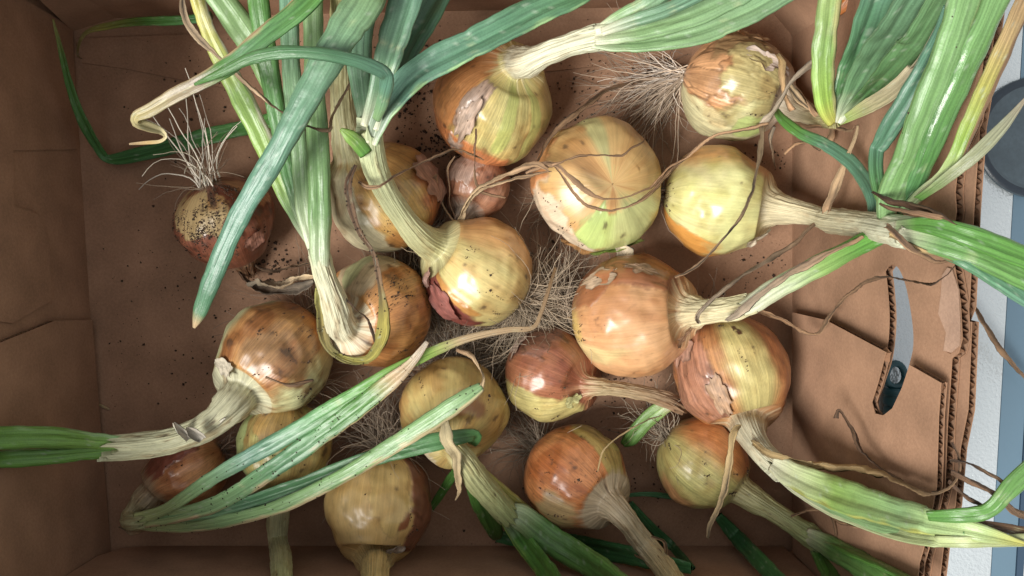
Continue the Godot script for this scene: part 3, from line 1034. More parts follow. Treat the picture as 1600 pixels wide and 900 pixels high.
	# E
	on = onion("straw-coloured onion at the bottom edge with its neck pointing straight down the picture", 592, 786, 81, 93, 15, {"mat": M.skin_soft, "taper": 0.36, "polar": 1.0, "base": Color(0.70, 0.50, 0.20), "base2": Color(0.62, 0.41, 0.14), "tip": 62, "neck": [[587, 886, 70, 40], [586, 906, 92, 38], [585, 950, 130, 36]], "neck_c": Color(0.62, 0.48, 0.2), "neck_from": 0.8, "dirt": 0.08, "patches": [[-74, 0.5, 30, 0.48, Color(0.22, 0.09, 0.045), 0.35, 0.5], [-38, 0.6, 7, 0.06, Color(0.3, 0.12, 0.05), 0.6, 0.0], [-20, 0.3, 24, 0.36, Color(0.66, 0.47, 0.16), 0.35, 0.0], [4, 0.12, 4, 0.09, Color(0.1, 0.06, 0.04), 0.5, 0.0]]})
	flap(on, -44, 0.8, 14, 0.06, Color(0.5, 0.42, 0.34), 0.004)
	roots(on, 120, 0.065, 0.75, {"more": 2.4, "col": Color(0.46, 0.37, 0.28)})
	soil(on, [[-10, 0.3, 40, 0.15, 50], [-60, 0.5, 8, 0.1, 60]])

# ---------------------------------------------------------------- onions in the middle
func onions_middle() -> void:
	# F
	var on := onion("orange-brown onion with a pale curved neck looped by an olive dry leaf", 590, 488, 86, 150, 56, {"taper": 0.1, "base": Color(0.60, 0.30, 0.09), "base2": Color(0.50, 0.22, 0.065), "tip": 66, "neck": [[526, 478, 82, 38], [512, 446, 90, 28], [503, 418, 92, 25], [499, 400, 93, 26]], "neck_c": Color(0.66, 0.62, 0.42), "neck_end": Color(0.6, 0.6, 0.36), "neck_from": 0.74, "dirt": 0.4, "stripes": 0.5, "patches": [[58, 0.60, 30, 0.24, Color(0.60, 0.46, 0.26), 0.3, 0.0], [64, 0.62, 12, 0.16, Color(0.46, 0.46, 0.22), 0.5, 0.0]]})
	soil(on, [[10, 0.55, 12, 0.12, 190], [-30, 0.5, 30, 0.2, 40]])
	blade(on.root, "leaf", [[503, 424, 94, 22], [500, 395, 98, 30], [500, 340, 102, 36], [498, 250, 108, 35], [492, 130, 112, 32], [488, -40, 120, 30]], fresh(MINT.lerp(GREEN, 0.4), MINT, 0.05, {"flat": 0.6}))
	blade(on.root, "leaf", [[497, 410, 90, 16], [476, 330, 96, 27], [468, 230, 100, 27], [456, 120, 104, 29], [450, -40, 112, 30]], fresh(MINT, BLUE, 0.12, {"flat": 0.55}))
	blade(on.root, "leaf", [[494, 402, 84, 12], [464, 320, 86, 20], [444, 240, 88, 24], [428, 150, 94, 32], [412, 60, 100, 34], [398, -40, 108, 34]], fresh(GREEN.lerp(BLUE, 0.3), GREEN * 0.9, 0.1, {"flat": 0.55}))
	blade(on.root, "leaf", [[492, 392, 80, 12], [450, 312, 76, 26], [412, 222, 80, 35], [384, 165, 84, 35], [350, 100, 88, 30], [322, 40, 94, 26], [298, -40, 104, 24]], {"stops": [[0.0, WHITE], [0.15, MINT], [0.3, LIME], [0.6, LIME.lerp(MINT, 0.4)], [0.85, YELLOW], [1.0, YELLOW]], "flat": 0.5, "edge": WHITE * 0.85, "edge_w": 0.14})
	blade(on.root, "leaf", [[494, 388, 76, 12], [468, 270, 72, 20], [440, 182, 78, 26], [416, 115, 86, 34], [392, 66, 92, 42], [362, 22, 98, 44], [318, -40, 106, 42]], {"stops": [[0.0, WHITE], [0.2, GREEN], [0.5, LIME.lerp(MINT, 0.6)], [1.0, MINT]], "flat": 0.5})
	blade(on.root, "dry_leaf", [[284, -20, 108, 9], [290, 25, 112, 16], [312, 60, 112, 15], [345, 90, 110, 9], [396, 140, 112, 10], [438, 173, 116, 8], [486, 199, 126, 8], [514, 202, 122, 11], [520, 178, 110, 9], [546, 132, 100, 9], [560, 110, 96, 5]], strand(GREY_DRY.lerp(STRAW, 0.5), DRY, {"twist": 2.5}))
	blade(on.root, "dry_leaf", [[556, 258, 104, 5], [545, 285, 108, 11], [548, 320, 108, 12], [562, 362, 106, 9], [584, 396, 102, 8], [594, 440, 98, 12], [602, 490, 92, 20], [598, 530, 86, 22], [574, 562, 74, 14], [540, 560, 66, 9], [516, 545, 64, 8]], {"stops": [[0.0, DARK_DRY], [0.45, DRY * 0.6], [0.6, Color(0.32, 0.27, 0.06)], [1.0, Color(0.38, 0.36, 0.09)]], "crumbs": 120, "flat": 0.35, "curl": 0.4, "wob": 0.2, "twist": 0.8, "mat": M.dry, "mottle": 0.6})
	blade(on.root, "dry_leaf", [[503, 420, 86, 12], [501, 465, 78, 18], [506, 515, 70, 18], [516, 545, 66, 14], [548, 566, 62, 8], [576, 566, 62, 5]], {"stops": [[0.0, Color(0.42, 0.42, 0.12)], [0.5, Color(0.2, 0.15, 0.05)], [1.0, Color(0.5, 0.46, 0.16)]], "flat": 0.35, "curl": 0.4, "wob": 0.2, "mat": M.dry, "mottle": 0.8, "crumbs": 160})
	blade(on.root, "dry_leaf", [[528, 455, 84, 4], [556, 482, 86, 5], [576, 502, 82, 5], [586, 535, 74, 7]], strand(DARK_DRY, DARK_DRY * 0.8))
	blade(on.root, "dry_leaf", [[498, 432, 92, 12], [470, 434, 80, 12], [440, 446, 60, 20], [408, 442, 40, 22], [388, 446, 30, 10]], strand(STRAW, GREY_DRY * 0.7, {"twist": 2.0}))
	blade(on.root, "dry_leaf", [[490, 440, 60, 14], [465, 452, 46, 26], [430, 455, 34, 24], [396, 448, 22, 14], [372, 425, 12, 6]], strand(GREY_DRY * 0.5, DARK_DRY, {"twist": 1.6}))
	blade(on.root, "dry_leaf", [[488, 410, 60, 8], [455, 418, 40, 10], [425, 424, 26, 8], [400, 416, 14, 6], [384, 396, 8, 4]], strand(DRY, DARK_DRY))
	roots(on, 110, 0.07, 0.85, {"more": 2.4})

	# G
	on = onion("yellow-orange onion partly hidden behind the upright green tops", 602, 310, 86, 232, 20, {"base": Color(0.62, 0.38, 0.115), "base2": Color(0.52, 0.27, 0.08), "tip": 60, "neck": [[546, 226, 54, 42], [538, 185, 60, 36], [534, 120, 74, 32], [534, 40, 92, 30], [540, -30, 112, 32], [566, -52, 130, 34], [584, -30, 140, 40]], "neck_c": Color(0.62, 0.58, 0.3), "neck_end": Color(0.48, 0.46, 0.16), "dirt": 0.3, "patches": [[-58, 0.55, 34, 0.42, Color(0.68, 0.60, 0.36), 0.3, 0.0], [50, 0.3, 36, 0.26, Color(0.42, 0.15, 0.05), 0.4, 0.6], [10, 0.45, 30, 0.25, Color(0.66, 0.44, 0.13), 0.4, 0.0, 1]]})
	soil(on, [[-10, 0.45, 24, 0.12, 60]])
	flap(on, 62, 0.45, 26, 0.14, Color(0.40, 0.24, 0.17), 0.005)
	blade(on.root, "leaf", [[584, -30, 142, 54], [566, 8, 146, 62], [540, 45, 148, 56], [490, 132, 146, 46], [432, 240, 138, 39], [372, 342, 126, 33], [330, 440, 112, 30], [312, 488, 104, 22], [303, 512, 100, 5]], {"stops": [[0.0, MINT], [0.2, BLUE.lerp(MINT, 0.35)], [0.6, BLUE], [0.86, TEAL.lerp(BLUE, 0.5)], [0.95, TEAL], [0.985, STRAW], [1.0, STRAW]], "flat": 0.5})
	blade(on.root, "leaf", [[520, -40, 150, 36], [470, 15, 152, 36], [420, 52, 152, 33], [372, 92, 150, 30], [330, 120, 148, 27], [270, 152, 144, 24], [232, 174, 140, 22], [214, 182, 138, 17], [214, 192, 134, 15], [232, 198, 128, 16], [252, 205, 122, 11], [259, 214, 120, 6], [250, 221, 118, 6], [228, 223, 114, 6], [202, 225, 110, 3]], {"stops": [[0.0, GREEN], [0.35, GREEN.lerp(BLUE, 0.4)], [0.42, GREEN], [0.5, GREY_DRY], [0.72, STRAW.lerp(LIME, 0.25)], [0.84, CREAM], [0.92, TAN], [1.0, STRAW]], "flat": 0.42, "edge": Color(0.40, 0.30, 0.16), "edge_w": 0.12})
	blade(on.root, "leaf", [[470, 150, 60, 14], [430, 185, 40, 22], [370, 203, 24, 25], [300, 220, 14, 26], [230, 239, 9, 24], [182, 249, 7, 18], [166, 247, 8, 13], [156, 235, 12, 15], [140, 208, 22, 17], [122, 170, 34, 15], [108, 128, 44, 13], [96, 80, 56, 9], [83, 30, 66, 3]], {"stops": [[0.0, GREEN], [0.5, DEEP * 1.5], [0.9, GREEN * 0.9], [1.0, YELLOW * 0.6]], "flat": 0.45})
	blade(on.root, "leaf", [[330, 26, 50, 16], [285, 32, 44, 15], [215, 34, 36, 14], [168, 41, 30, 11], [140, 48, 26, 8], [126, 62, 18, 6], [121, 86, 10, 4], [128, 92, 5, 3]], {"stops": [[0.0, DEEP * 1.5], [0.4, GREEN], [0.7, YELLOW * 0.7], [1.0, DRY * 0.6]], "flat": 0.4})
	roots(on, 60, 0.05, 0.75)

	# H
	on = onion("yellow-green onion near the centre with a torn maroon skin flap on its lower left", 749, 426, 84, 212, 14, {"mat": M.skin_soft, "base": Color(0.66, 0.57, 0.22), "base2": Color(0.64, 0.47, 0.17), "tip": 56, "neck": [[655, 372, 62, 40], [634, 346, 70, 32], [614, 318, 78, 31], [596, 288, 86, 31], [584, 258, 94, 34], [578, 226, 102, 36], [577, 200, 108, 36]], "neck_c": Color(0.62, 0.58, 0.28), "neck_end": Color(0.50, 0.56, 0.30), "neck_from": 0.72, "neck_wob": 0.06, "dirt": 0.22, "stripes": 0.3, "patches": [[66, 0.5, 44, 0.5, Color(0.64, 0.36, 0.13), 0.3, 0.0, 1], [-68, 0.64, 30, 0.27, Color(0.26, 0.075, 0.055), 0.3, 0.9], [-40, 0.60, 5, 0.2, Color(0.6, 0.3, 0.08), 0.4, 0.0]]})
	soil(on, [[-5, 0.4, 14, 0.08, 30], [-20, 0.25, 14, 0.07, 34], [16, 0.68, 3, 0.01, 16]])
	flap(on, -58, 0.62, 15, 0.13, Color(0.36, 0.13, 0.105), 0.004)
	flap(on, -64, 0.80, 10, 0.06, Color(0.5, 0.3, 0.24), 0.004)
	blade(on.root, "leaf", [[572, 240, 108, 22], [560, 225, 112, 24], [546, 212, 116, 20], [532, 202, 118, 6]], plain(GREEN * 1.2, LIME, {"flat": 0.5}))
	blade(on.root, "leaf", [[580, 225, 110, 20], [592, 192, 114, 28], [612, 158, 118, 38], [656, 112, 122, 47], [740, 68, 126, 50], [830, 22, 128, 48], [905, -12, 128, 42], [950, -40, 126, 36]], fresh(BLUE, TEAL.lerp(GREEN, 0.4), 0.03, {"flat": 0.32, "groove": 0.55, "edge": MINT * 1.2, "edge_w": 0.05}))
	blade(on.root, "leaf", [[578, 200, 112, 30], [592, 150, 116, 34], [604, 100, 122, 44], [622, 40, 126, 50], [648, -40, 132, 50]], fresh(BLUE.lerp(MINT, 0.4), BLUE, 0.1, {"flat": 0.4, "groove": 0.5}))
	blade(on.root, "leaf", [[574, 205, 106, 24], [568, 160, 104, 30], [562, 105, 106, 38], [564, 50, 108, 38], [580, -40, 114, 40]], fresh(MINT.lerp(BLUE, 0.6), BLUE, 0.05, {"flat": 0.5}))
	blade(on.root, "leaf", [[584, 190, 104, 18], [606, 140, 102, 32], [636, 78, 102, 42], [680, 0, 104, 44], [706, -40, 106, 42]], fresh(TEAL.lerp(BLUE, 0.5), TEAL, 0.05, {"flat": 0.4, "groove": 0.5}))
	blade(on.root, "leaf", [[588, 186, 118, 14], [598, 158, 130, 22], [604, 130, 144, 24], [602, 116, 150, 22], [586, 106, 154, 23], [556, 95, 158, 22], [500, 84, 162, 21], [440, 82, 162, 21], [390, 92, 158, 19], [345, 114, 154, 14], [304, 132, 150, 5]], {"stops": [[0.0, MINT], [0.2, BLUE], [0.45, TEAL], [1.0, GREEN * 0.8]], "flat": 0.6, "groove": 0.1})
	blade(on.root, "dry_leaf", [[560, 283, 100, 6], [572, 291, 104, 9], [594, 289, 108, 9], [620, 274, 104, 9], [650, 258, 96, 8], [690, 240, 84, 7], [712, 234, 76, 5], [740, 242, 66, 4], [756, 250, 60, 2]], strand(DRY * 1.2, DRY))
	roots(on, 150, 0.075, 0.85, {"more": 2.6, "col": Color(0.48, 0.38, 0.27)})
	roots(on, 90, 0.09, 0.7, {"more": 2.2, "dir": Vector3(0.55, -0.3, 0.7), "col": Color(0.5, 0.4, 0.28)})

	# I
	on = onion("half copper, half yellow-green onion with a white neck bent to the right", 771, 167, 91, -57, 42, {"taper": 0.14, "base": Color(0.60, 0.55, 0.2), "base2": Color(0.60, 0.45, 0.15), "tip": 62, "neck": [[822, 103, 84, 44], [836, 92, 90, 34], [851, 84, 94, 27], [866, 78, 96, 29], [888, 70, 98, 25], [914, 63, 100, 30], [938, 57, 102, 36]], "neck_c": Color(0.70, 0.64, 0.44), "neck_end": Color(0.66, 0.68, 0.46), "neck_from": 0.78, "dirt": 0.15, "patches": [[-78, 0.5, 66, 0.5, Color(0.58, 0.26, 0.085), 0.22, 0.6], [-2, 0.20, 72, 0.24, Color(0.58, 0.22, 0.075), 0.25, 0.5], [-10, 0.60, 11, 0.24, Color(0.44, 0.31, 0.22), 0.7, 1.0], [64, 0.6, 8, 0.34, Color(0.49, 0.50, 0.15), 0.3, 0.0], [30, 0.66, 7, 0.26, Color(0.49, 0.50, 0.14), 0.3, 0.0]]})
	flap(on, -6, 0.55, 8, 0.13, Color(0.50, 0.36, 0.27), 0.004, 0.6)
	flap(on, -126, 0.2, 22, 0.05, Color(0.5, 0.36, 0.25), 0.004, 0.6)
	blade(on.root, "leaf", [[926, 64, 104, 26], [990, 66, 110, 34], [1080, 50, 118, 46], [1170, 16, 124, 48], [1262, -40, 130, 44]], fresh(MINT, MINT.lerp(BLUE, 0.5), 0.02, {"flat": 0.4, "groove": 0.3}))
	blade(on.root, "leaf", [[930, 56, 108, 30], [985, 48, 114, 38], [1080, 20, 120, 46], [1170, -22, 126, 46], [1210, -44, 128, 44]], fresh(MINT * 1.1, MINT.lerp(BLUE, 0.5), 0.08, {"flat": 0.42, "groove": 0.3}))
	blade(on.root, "leaf", [[936, 48, 108, 18], [965, 32, 112, 26], [1010, 8, 118, 32], [1060, -30, 124, 32]], fresh(MINT, BLUE, 0.1, {"flat": 0.5}))
	blade(on.root, "leaf", [[940, 50, 114, 14], [985, 34, 122, 20], [1040, 16, 128, 22], [1100, -14, 132, 24], [1130, -40, 134, 24]], fresh(BLUE.lerp(MINT, 0.4), BLUE, 0.15, {"flat": 0.6}))
	blade(on.root, "dry_leaf", [[744, 200, 84, 3], [743, 232, 72, 5], [742, 262, 60, 5], [746, 290, 54, 7], [758, 302, 52, 8], [790, 309, 46, 3]], strand(DARK_DRY * 1.6, DRY))
	roots(on, 20, 0.03, 0.8, {"col": Color(0.4, 0.28, 0.2)})

	# J
	on = onion("small pinkish onion low down between larger ones, its frayed dry neck towards the viewer", 746, 290, 52, 112, 8, {"base": Color(0.44, 0.22, 0.12), "base2": Color(0.33, 0.14, 0.075), "tip": 34, "neck": [[722, 336, 34, 20], [717, 350, 34, 13]], "neck_c": GREY_DRY, "patches": [[36, 0.35, 34, 0.25, Color(0.50, 0.33, 0.24), 0.5, 0.3]]})
	blade(on.root, "dry_leaf", [[716, 352, 36, 10], [726, 325, 46, 12], [742, 300, 56, 11], [770, 282, 66, 12], [800, 268, 78, 12], [832, 258, 88, 12], [852, 262, 92, 8], [858, 268, 94, 4]], strand(STRAW, DRY * 1.2))
	blade(on.root, "dry_leaf", [[724, 330, 44, 8], [742, 302, 54, 9], [770, 290, 64, 8], [806, 278, 76, 8], [838, 272, 88, 7], [862, 268, 94, 3]], strand(STRAW, DRY))
	blade(on.root, "dry_leaf", [[714, 356, 34, 5], [698, 330, 38, 6], [686, 305, 44, 5], [680, 280, 48, 12], [684, 272, 48, 4]], strand(STRAW, DRY * 1.5))
	blade(on.root, "dry_leaf", [[716, 352, 34, 4], [704, 320, 36, 4], [702, 290, 44, 4], [700, 262, 50, 4], [712, 244, 54, 3]], strand(DRY, DRY))
	roots(on, 20, 0.04, 0.7, {"dir": Vector3(-0.5, -0.3, 0.8), "col": Color(0.3, 0.22, 0.16)})

	# Q
	on = onion("olive-yellow onion at lower centre with its green stem running to the bottom edge", 709, 642, 83, 88, 52, {"taper": 0.05, "mat": M.skin_soft, "base": Color(0.62, 0.51, 0.18), "base2": Color(0.54, 0.36, 0.11), "tip": 46, "neck": [[716, 704, 82, 34], [727, 724, 78, 36], [744, 748, 70, 38], [770, 778, 58, 36], [795, 806, 48, 33]], "neck_c": Color(0.52, 0.48, 0.24), "neck_end": Color(0.36, 0.42, 0.17), "neck_from": 0.86, "dirt": 0.12, "patches": [[-30, 0.72, 22, 0.1, Color(0.34, 0.17, 0.06), 0.9, 0.0, 1], [78, 0.35, 30, 0.3, Color(0.54, 0.30, 0.09), 0.6, 0.0, 1], [128, 0.72, 40, 0.14, Color(0.66, 0.56, 0.36), 0.4, 0.0]]})
	blade(on.root, "dry_leaf", [[694, 652, 96, 18], [700, 685, 96, 26], [714, 712, 92, 22], [716, 740, 84, 16], [719, 765, 74, 12], [711, 782, 66, 5]], strand(Color(0.52, 0.44, 0.25), STRAW, {"twist": 0.8, "curl": 0.7}))
	blade(on.root, "leaf", [[790, 800, 50, 28], [815, 808, 50, 40], [862, 844, 50, 44], [930, 885, 54, 46], [1000, 935, 60, 44]], fresh(GREEN.lerp(MINT, 0.2), GREEN, 0.03, {"flat": 0.5}))
	blade(on.root, "leaf", [[736, 735, 64, 22], [748, 770, 52, 34], [764, 805, 40, 34], [774, 832, 28, 24], [776, 842, 20, 14]], plain(GREEN * 1.2, GREEN * 0.6, {"flat": 0.4}))
	blade(on.root, "leaf", [[786, 806, 44, 18], [812, 836, 42, 30], [845, 880, 44, 36], [890, 940, 50, 36]], fresh(GREEN, GREEN * 0.8, 0.0, {"flat": 0.4, "edge": LIME, "edge_w": 0.08}))
	blade(on.root, "leaf", [[740, 728, 66, 16], [775, 760, 56, 22], [810, 788, 44, 20], [838, 806, 36, 9]], plain(Color(0.46, 0.42, 0.14), YELLOW * 0.8, {"flat": 0.5}))
	blade(on.root, "leaf", [[770, 790, 50, 16], [805, 800, 46, 24], [850, 812, 36, 22], [885, 822, 28, 10]], plain(Color(0.34, 0.36, 0.1), YELLOW * 0.7, {"flat": 0.5}))
	blade(on.root, "leaf", [[722, 722, 40, 8], [704, 748, 30, 15], [680, 785, 20, 12], [651, 828, 12, 3]], plain(GREEN, GREEN, {"flat": 0.6}))
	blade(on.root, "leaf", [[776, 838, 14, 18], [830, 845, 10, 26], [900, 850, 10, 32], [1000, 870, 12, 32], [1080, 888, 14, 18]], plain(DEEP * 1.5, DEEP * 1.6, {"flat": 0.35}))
	roots(on, 150, 0.07, 0.85, {"more": 2.4, "col": Color(0.52, 0.43, 0.33)})
	roots(on, 60, 0.06, 0.5, {"dir": Vector3(0.8, -0.3, 0.35), "col": Color(0.4, 0.32, 0.24)})
	soil(on, [[0, 0.6, 60, 0.15, 36]])

# ---------------------------------------------------------------- onions on the right
func onions_right() -> void:
	# K
	var on := onion("largest onion, top facing up with a green centre and no stem, wrapped by dry strands", 934, 289, 103, 40, 80, {"polar": 0.88, "h": 0.041, "mat": M.skin_soft, "base": Color(0.64, 0.43, 0.165), "base2": Color(0.58, 0.34, 0.12), "ribs": 0.0025, "dirt": 0.2, "stripes": 0.16, "neck_c": Color(0.46, 0.52, 0.18), "neck_from": 0.83, "patches": [[80, 0.52, 52, 0.22, Color(0.72, 0.57, 0.38), 0.35, 0.0], [20, 0.46, 26, 0.22, Color(0.54, 0.24, 0.09), 0.4, 0.3], [125, 0.76, 34, 0.13, Color(0.46, 0.56, 0.17), 0.4, 0.0], [170, 0.74, 44, 0.2, Color(0.52, 0.53, 0.21), 0.25, 0.0, 1], [146, 0.58, 24, 0.16, Color(0.50, 0.55, 0.20), 0.3, 0.0, 1], [-36, 0.62, 11, 0.34, Color(0.57, 0.53, 0.22), 0.4, 0.0, 1]]})
	soil(on, [[70, 0.6, 30, 0.1, 80], [-120, 0.6, 40, 0.1, 20]])
	flap(on, 150, 0.50, 22, 0.08, Color(0.46, 0.60, 0.17), 0.006, 0.3)
	flap(on, 128, 0.40, 26, 0.07, Color(0.55, 0.30, 0.12), 0.007, 0.4)
	blade(on.root, "skin_flap", [[960, 372, 44, 20], [972, 388, 42, 34], [982, 400, 42, 36], [996, 408, 44, 12]], strand(Color(0.56, 0.44, 0.30), Color(0.62, 0.52, 0.38), {"twist": 0.6, "curl": 0.3, "flat": 0.14}))
	blade(on.root, "dry_leaf", [[822, 270, 84, 4], [850, 258, 90, 9], [876, 254, 96, 7], [905, 244, 98, 7], [940, 242, 98, 6], [972, 242, 94, 5], [985, 233, 92, 4], [1005, 222, 84, 4], [1008, 212, 78, 2]], strand(DRY * 1.3, DRY * 0.7))
	blade(on.root, "dry_leaf", [[845, 254, 90, 5], [872, 258, 94, 10], [900, 284, 94, 11], [920, 300, 92, 9], [945, 310, 90, 5], [975, 308, 90, 4], [1004, 298, 88, 6], [1020, 290, 84, 8], [1046, 262, 80, 10], [1080, 240, 78, 8], [1115, 212, 80, 6], [1165, 202, 84, 8], [1200, 192, 84, 10]], strand(DRY * 1.3, DRY * 1.1, {"twist": 3.0}))
	blade(on.root, "dry_leaf", [[866, 258, 92, 6], [890, 290, 94, 8], [912, 318, 92, 8], [945, 328, 88, 6], [968, 326, 86, 5], [990, 318, 86, 8], [1016, 302, 82, 10], [1040, 275, 78, 12], [1066, 250, 76, 10], [1095, 225, 78, 7], [1118, 210, 80, 3]], strand(DRY * 1.2, DRY, {"twist": 2.0}))
	blade(on.root, "dry_leaf", [[840, 252, 70, 4], [860, 214, 60, 9], [900, 176, 50, 12], [950, 140, 36, 10], [1000, 126, 28, 6], [1048, 118, 24, 4]], strand(DRY, DRY * 0.8, {"twist": 2.0}))
	roots(on, 90, 0.06, 0.8, {"dir": Vector3(-0.1, -0.5, 0.8)})

	# L
	on = onion("crinkled orange-skinned onion at upper right with a brush of long roots", 1146, 138, 82, 17, 8, {"polar": 0.98, "base": Color(0.68, 0.62, 0.36), "base2": Color(0.60, 0.56, 0.24), "tip": 58, "neck": [[1246, 172, 48, 30], [1270, 182, 62, 20], [1290, 186, 84, 16], [1302, 187, 100, 16]], "neck_c": Color(0.56, 0.46, 0.33), "neck_end": Color(0.5, 0.46, 0.2), "neck_from": 0.7, "patches": [[-24, 0.30, 80, 0.32, Color(0.60, 0.33, 0.15), 0.22, 1.6], [-52, 0.62, 46, 0.3, Color(0.42, 0.27, 0.12), 0.4, 0.5], [-4, 0.60, 30, 0.2, Color(0.55, 0.46, 0.19), 0.4, 0.4], [78, 0.3, 40, 0.26, Color(0.68, 0.62, 0.33), 0.3, 0.0], [60, 0.7, 20, 0.14, Color(0.46, 0.54, 0.18), 0.5, 0.0]]})
	flap(on, -20, 0.62, 9, 0.13, Color(0.58, 0.46, 0.38), 0.006, 0.6)
	flap(on, -62, 0.5, 12, 0.1, Color(0.55, 0.34, 0.18), 0.006, 0.6)
	roots(on, 150, 0.085, 0.42, {"drop": -0.05, "kink": 0.12, "more": 1.0, "thick": 1.2, "dir": Vector3(-0.8, -0.3, 0.42), "col": Color(0.44, 0.34, 0.25)})
	roots(on, 30, 0.06, 0.3, {"dir": Vector3(-1, 0.0, -0.1), "col": Color(0.6, 0.52, 0.44)})
	blade(on.root, "leaf", [[1302, 192, 104, 20], [1292, 170, 108, 30], [1286, 130, 114, 37], [1288, 70, 122, 37], [1302, -40, 130, 36]], {"stops": [[0.0, YELLOW], [0.2, LIME * 1.1], [0.55, LIME.lerp(MINT, 0.5)], [1.0, MINT.lerp(YELLOW, 0.3)]], "flat": 0.5, "edge": Color(0.5, 0.48, 0.22), "edge_w": 0.2})
	blade(on.root, "leaf", [[1308, 190, 102, 14], [1318, 150, 106, 36], [1338, 85, 114, 50], [1368, 0, 124, 54], [1382, -40, 128, 52]], fresh(TEAL.lerp(GREEN, 0.4), BLUE, 0.04, {"flat": 0.36, "groove": 0.4}))
	blade(on.root, "leaf", [[1309, 192, 106, 10], [1324, 160, 112, 30], [1360, 95, 122, 50], [1404, 30, 134, 56], [1444, -40, 142, 54]], fresh(TEAL.lerp(MINT, 0.3), BLUE.lerp(MINT, 0.3), 0.05, {"flat": 0.36, "groove": 0.4}))
	blade(on.root, "leaf", [[1311, 192, 104, 8], [1340, 160, 110, 26], [1388, 112, 124, 42], [1436, 52, 140, 46], [1490, -40, 156, 42]], fresh(TEAL.lerp(GREEN, 0.4), TEAL.lerp(MINT, 0.5), 0.05, {"flat": 0.36, "groove": 0.4}))
	blade(on.root, "leaf", [[1308, 193, 100, 8], [1345, 172, 106, 20], [1395, 142, 118, 26], [1434, 100, 132, 20], [1462, 50, 146, 13], [1484, 0, 158, 9]], {"stops": [[0.0, LIME], [0.3, Color(0.55, 0.5, 0.3)], [1.0, Color(0.5, 0.42, 0.32)]], "flat": 0.25, "curl": 0.3})
	blade(on.root, "leaf", [[1212, 172, 74, 10], [1222, 186, 84, 16], [1250, 208, 96, 20], [1290, 226, 108, 21], [1325, 250, 118, 23], [1350, 280, 128, 25], [1364, 310, 134, 25], [1366, 340, 138, 20]], {"stops": [[0.0, GREEN], [0.25, GREEN * 1.2], [0.45, BLUE.lerp(TEAL, 0.5)], [1.0, BLUE.lerp(TEAL, 0.4)]], "flat": 0.65, "groove": 0.1})
	blade(on.root, "dry_leaf", [[1214, 84, 66, 9], [1222, 100, 72, 14], [1223, 125, 76, 10], [1228, 150, 78, 8], [1240, 172, 76, 16]], strand(TAN * 0.8, DRY * 1.4, {"twist": 1.0}))
	blade(on.root, "dry_leaf", [[1278, 90, 90, 16], [1258, 108, 94, 15], [1236, 130, 94, 10], [1222, 155, 90, 14], [1200, 185, 84, 18], [1186, 196, 80, 6]], strand(GREY_DRY * 1.3, GREY_DRY, {"twist": 2.0}))
	blade(on.root, "dry_leaf", [[1189, 196, 78, 10], [1190, 225, 84, 11], [1184, 265, 92, 9], [1172, 310, 94, 9], [1150, 350, 90, 9], [1118, 388, 82, 9], [1090, 415, 72, 9], [1056, 434, 62, 5]], strand(STRAW * 0.8, DRY * 1.2, {"twist": 3.0}))
	blade(on.root, "dry_leaf", [[1232, 132, 78, 12], [1246, 150, 80, 17], [1262, 165, 78, 14], [1300, 200, 76, 16], [1290, 228, 60, 8]], strand(STRAW, DRY * 1.5))
	blade(on.root, "dry_leaf", [[1240, 138, 74, 8], [1262, 158, 78, 12], [1276, 180, 82, 10], [1288, 188, 84, 6]], strand(DRY, DRY * 1.4))
	blade(on.root, "dry_leaf", [[1232, 192, 66, 6], [1262, 196, 82, 10], [1300, 199, 90, 9], [1330, 204, 100, 6], [1336, 196, 106, 5]], strand(DRY * 1.2, DRY))
	blade(on.root, "dry_leaf", [[1210, 196, 54, 6], [1205, 212, 46, 10], [1208, 240, 36, 8], [1212, 262, 22, 3]], strand(GREY_DRY * 0.7, DRY))
	blade(on.root, "dry_leaf", [[1226, 240, 30, 6], [1240, 226, 40, 9], [1262, 222, 50, 9], [1282, 234, 56, 7]], strand(DRY * 1.4, DRY))
	soil(on, [[-50, 0.1, 60, 0.03, 120], [0, 0.7, 40, 0.06, 40]])

	# M
	on = onion("pale yellow onion with an orange top, white stem reaching right over the box wall", 1119, 314, 85, 8, 8, {"mat": M.skin_soft, "taper": 0.34, "base": Color(0.70, 0.63, 0.31), "base2": Color(0.58, 0.56, 0.19), "tip": 58, "neck": [[1222, 328, 52, 34], [1262, 334, 66, 26], [1288, 342, 84, 24], [1298, 345, 92, 34], [1340, 350, 130, 34], [1390, 358, 176, 40], [1430, 366, 200, 46]], "neck_c": Color(0.68, 0.58, 0.34), "neck_end": Color(0.66, 0.68, 0.48), "neck_from": 0.74, "neck_wob": 0.08, "dirt": 0.12, "stripes": 0.25, "patches": [[-72, 0.62, 42, 0.5, Color(0.58, 0.30, 0.09), 0.22, 0.0, 1], [76, 0.34, 28, 0.3, Color(0.62, 0.29, 0.06), 0.25, 0.0], [20, 0.66, 60, 0.2, Color(0.62, 0.61, 0.25), 0.6, 0.0, 1]]})
	flap(on, 62, 0.78, 12, 0.09, Color(0.62, 0.54, 0.40), 0.004, 0.5)
	soil(on, [[10, 0.13, 30, 0.03, 50]])
	blade(on.root, "leaf", [[1400, 352, 196, 16], [1450, 352, 212, 28], [1510, 368, 222, 36], [1600, 402, 226, 38], [1660, 424, 226, 34]], fresh(GREEN, GREEN, 0.0, {"flat": 0.6}))
	blade(on.root, "leaf", [[1405, 368, 200, 26], [1460, 380, 214, 34], [1530, 402, 222, 38], [1610, 438, 224, 38], [1660, 458, 224, 34]], fresh(GREEN.lerp(MINT, 0.3), GREEN, 0.12, {"flat": 0.6}))
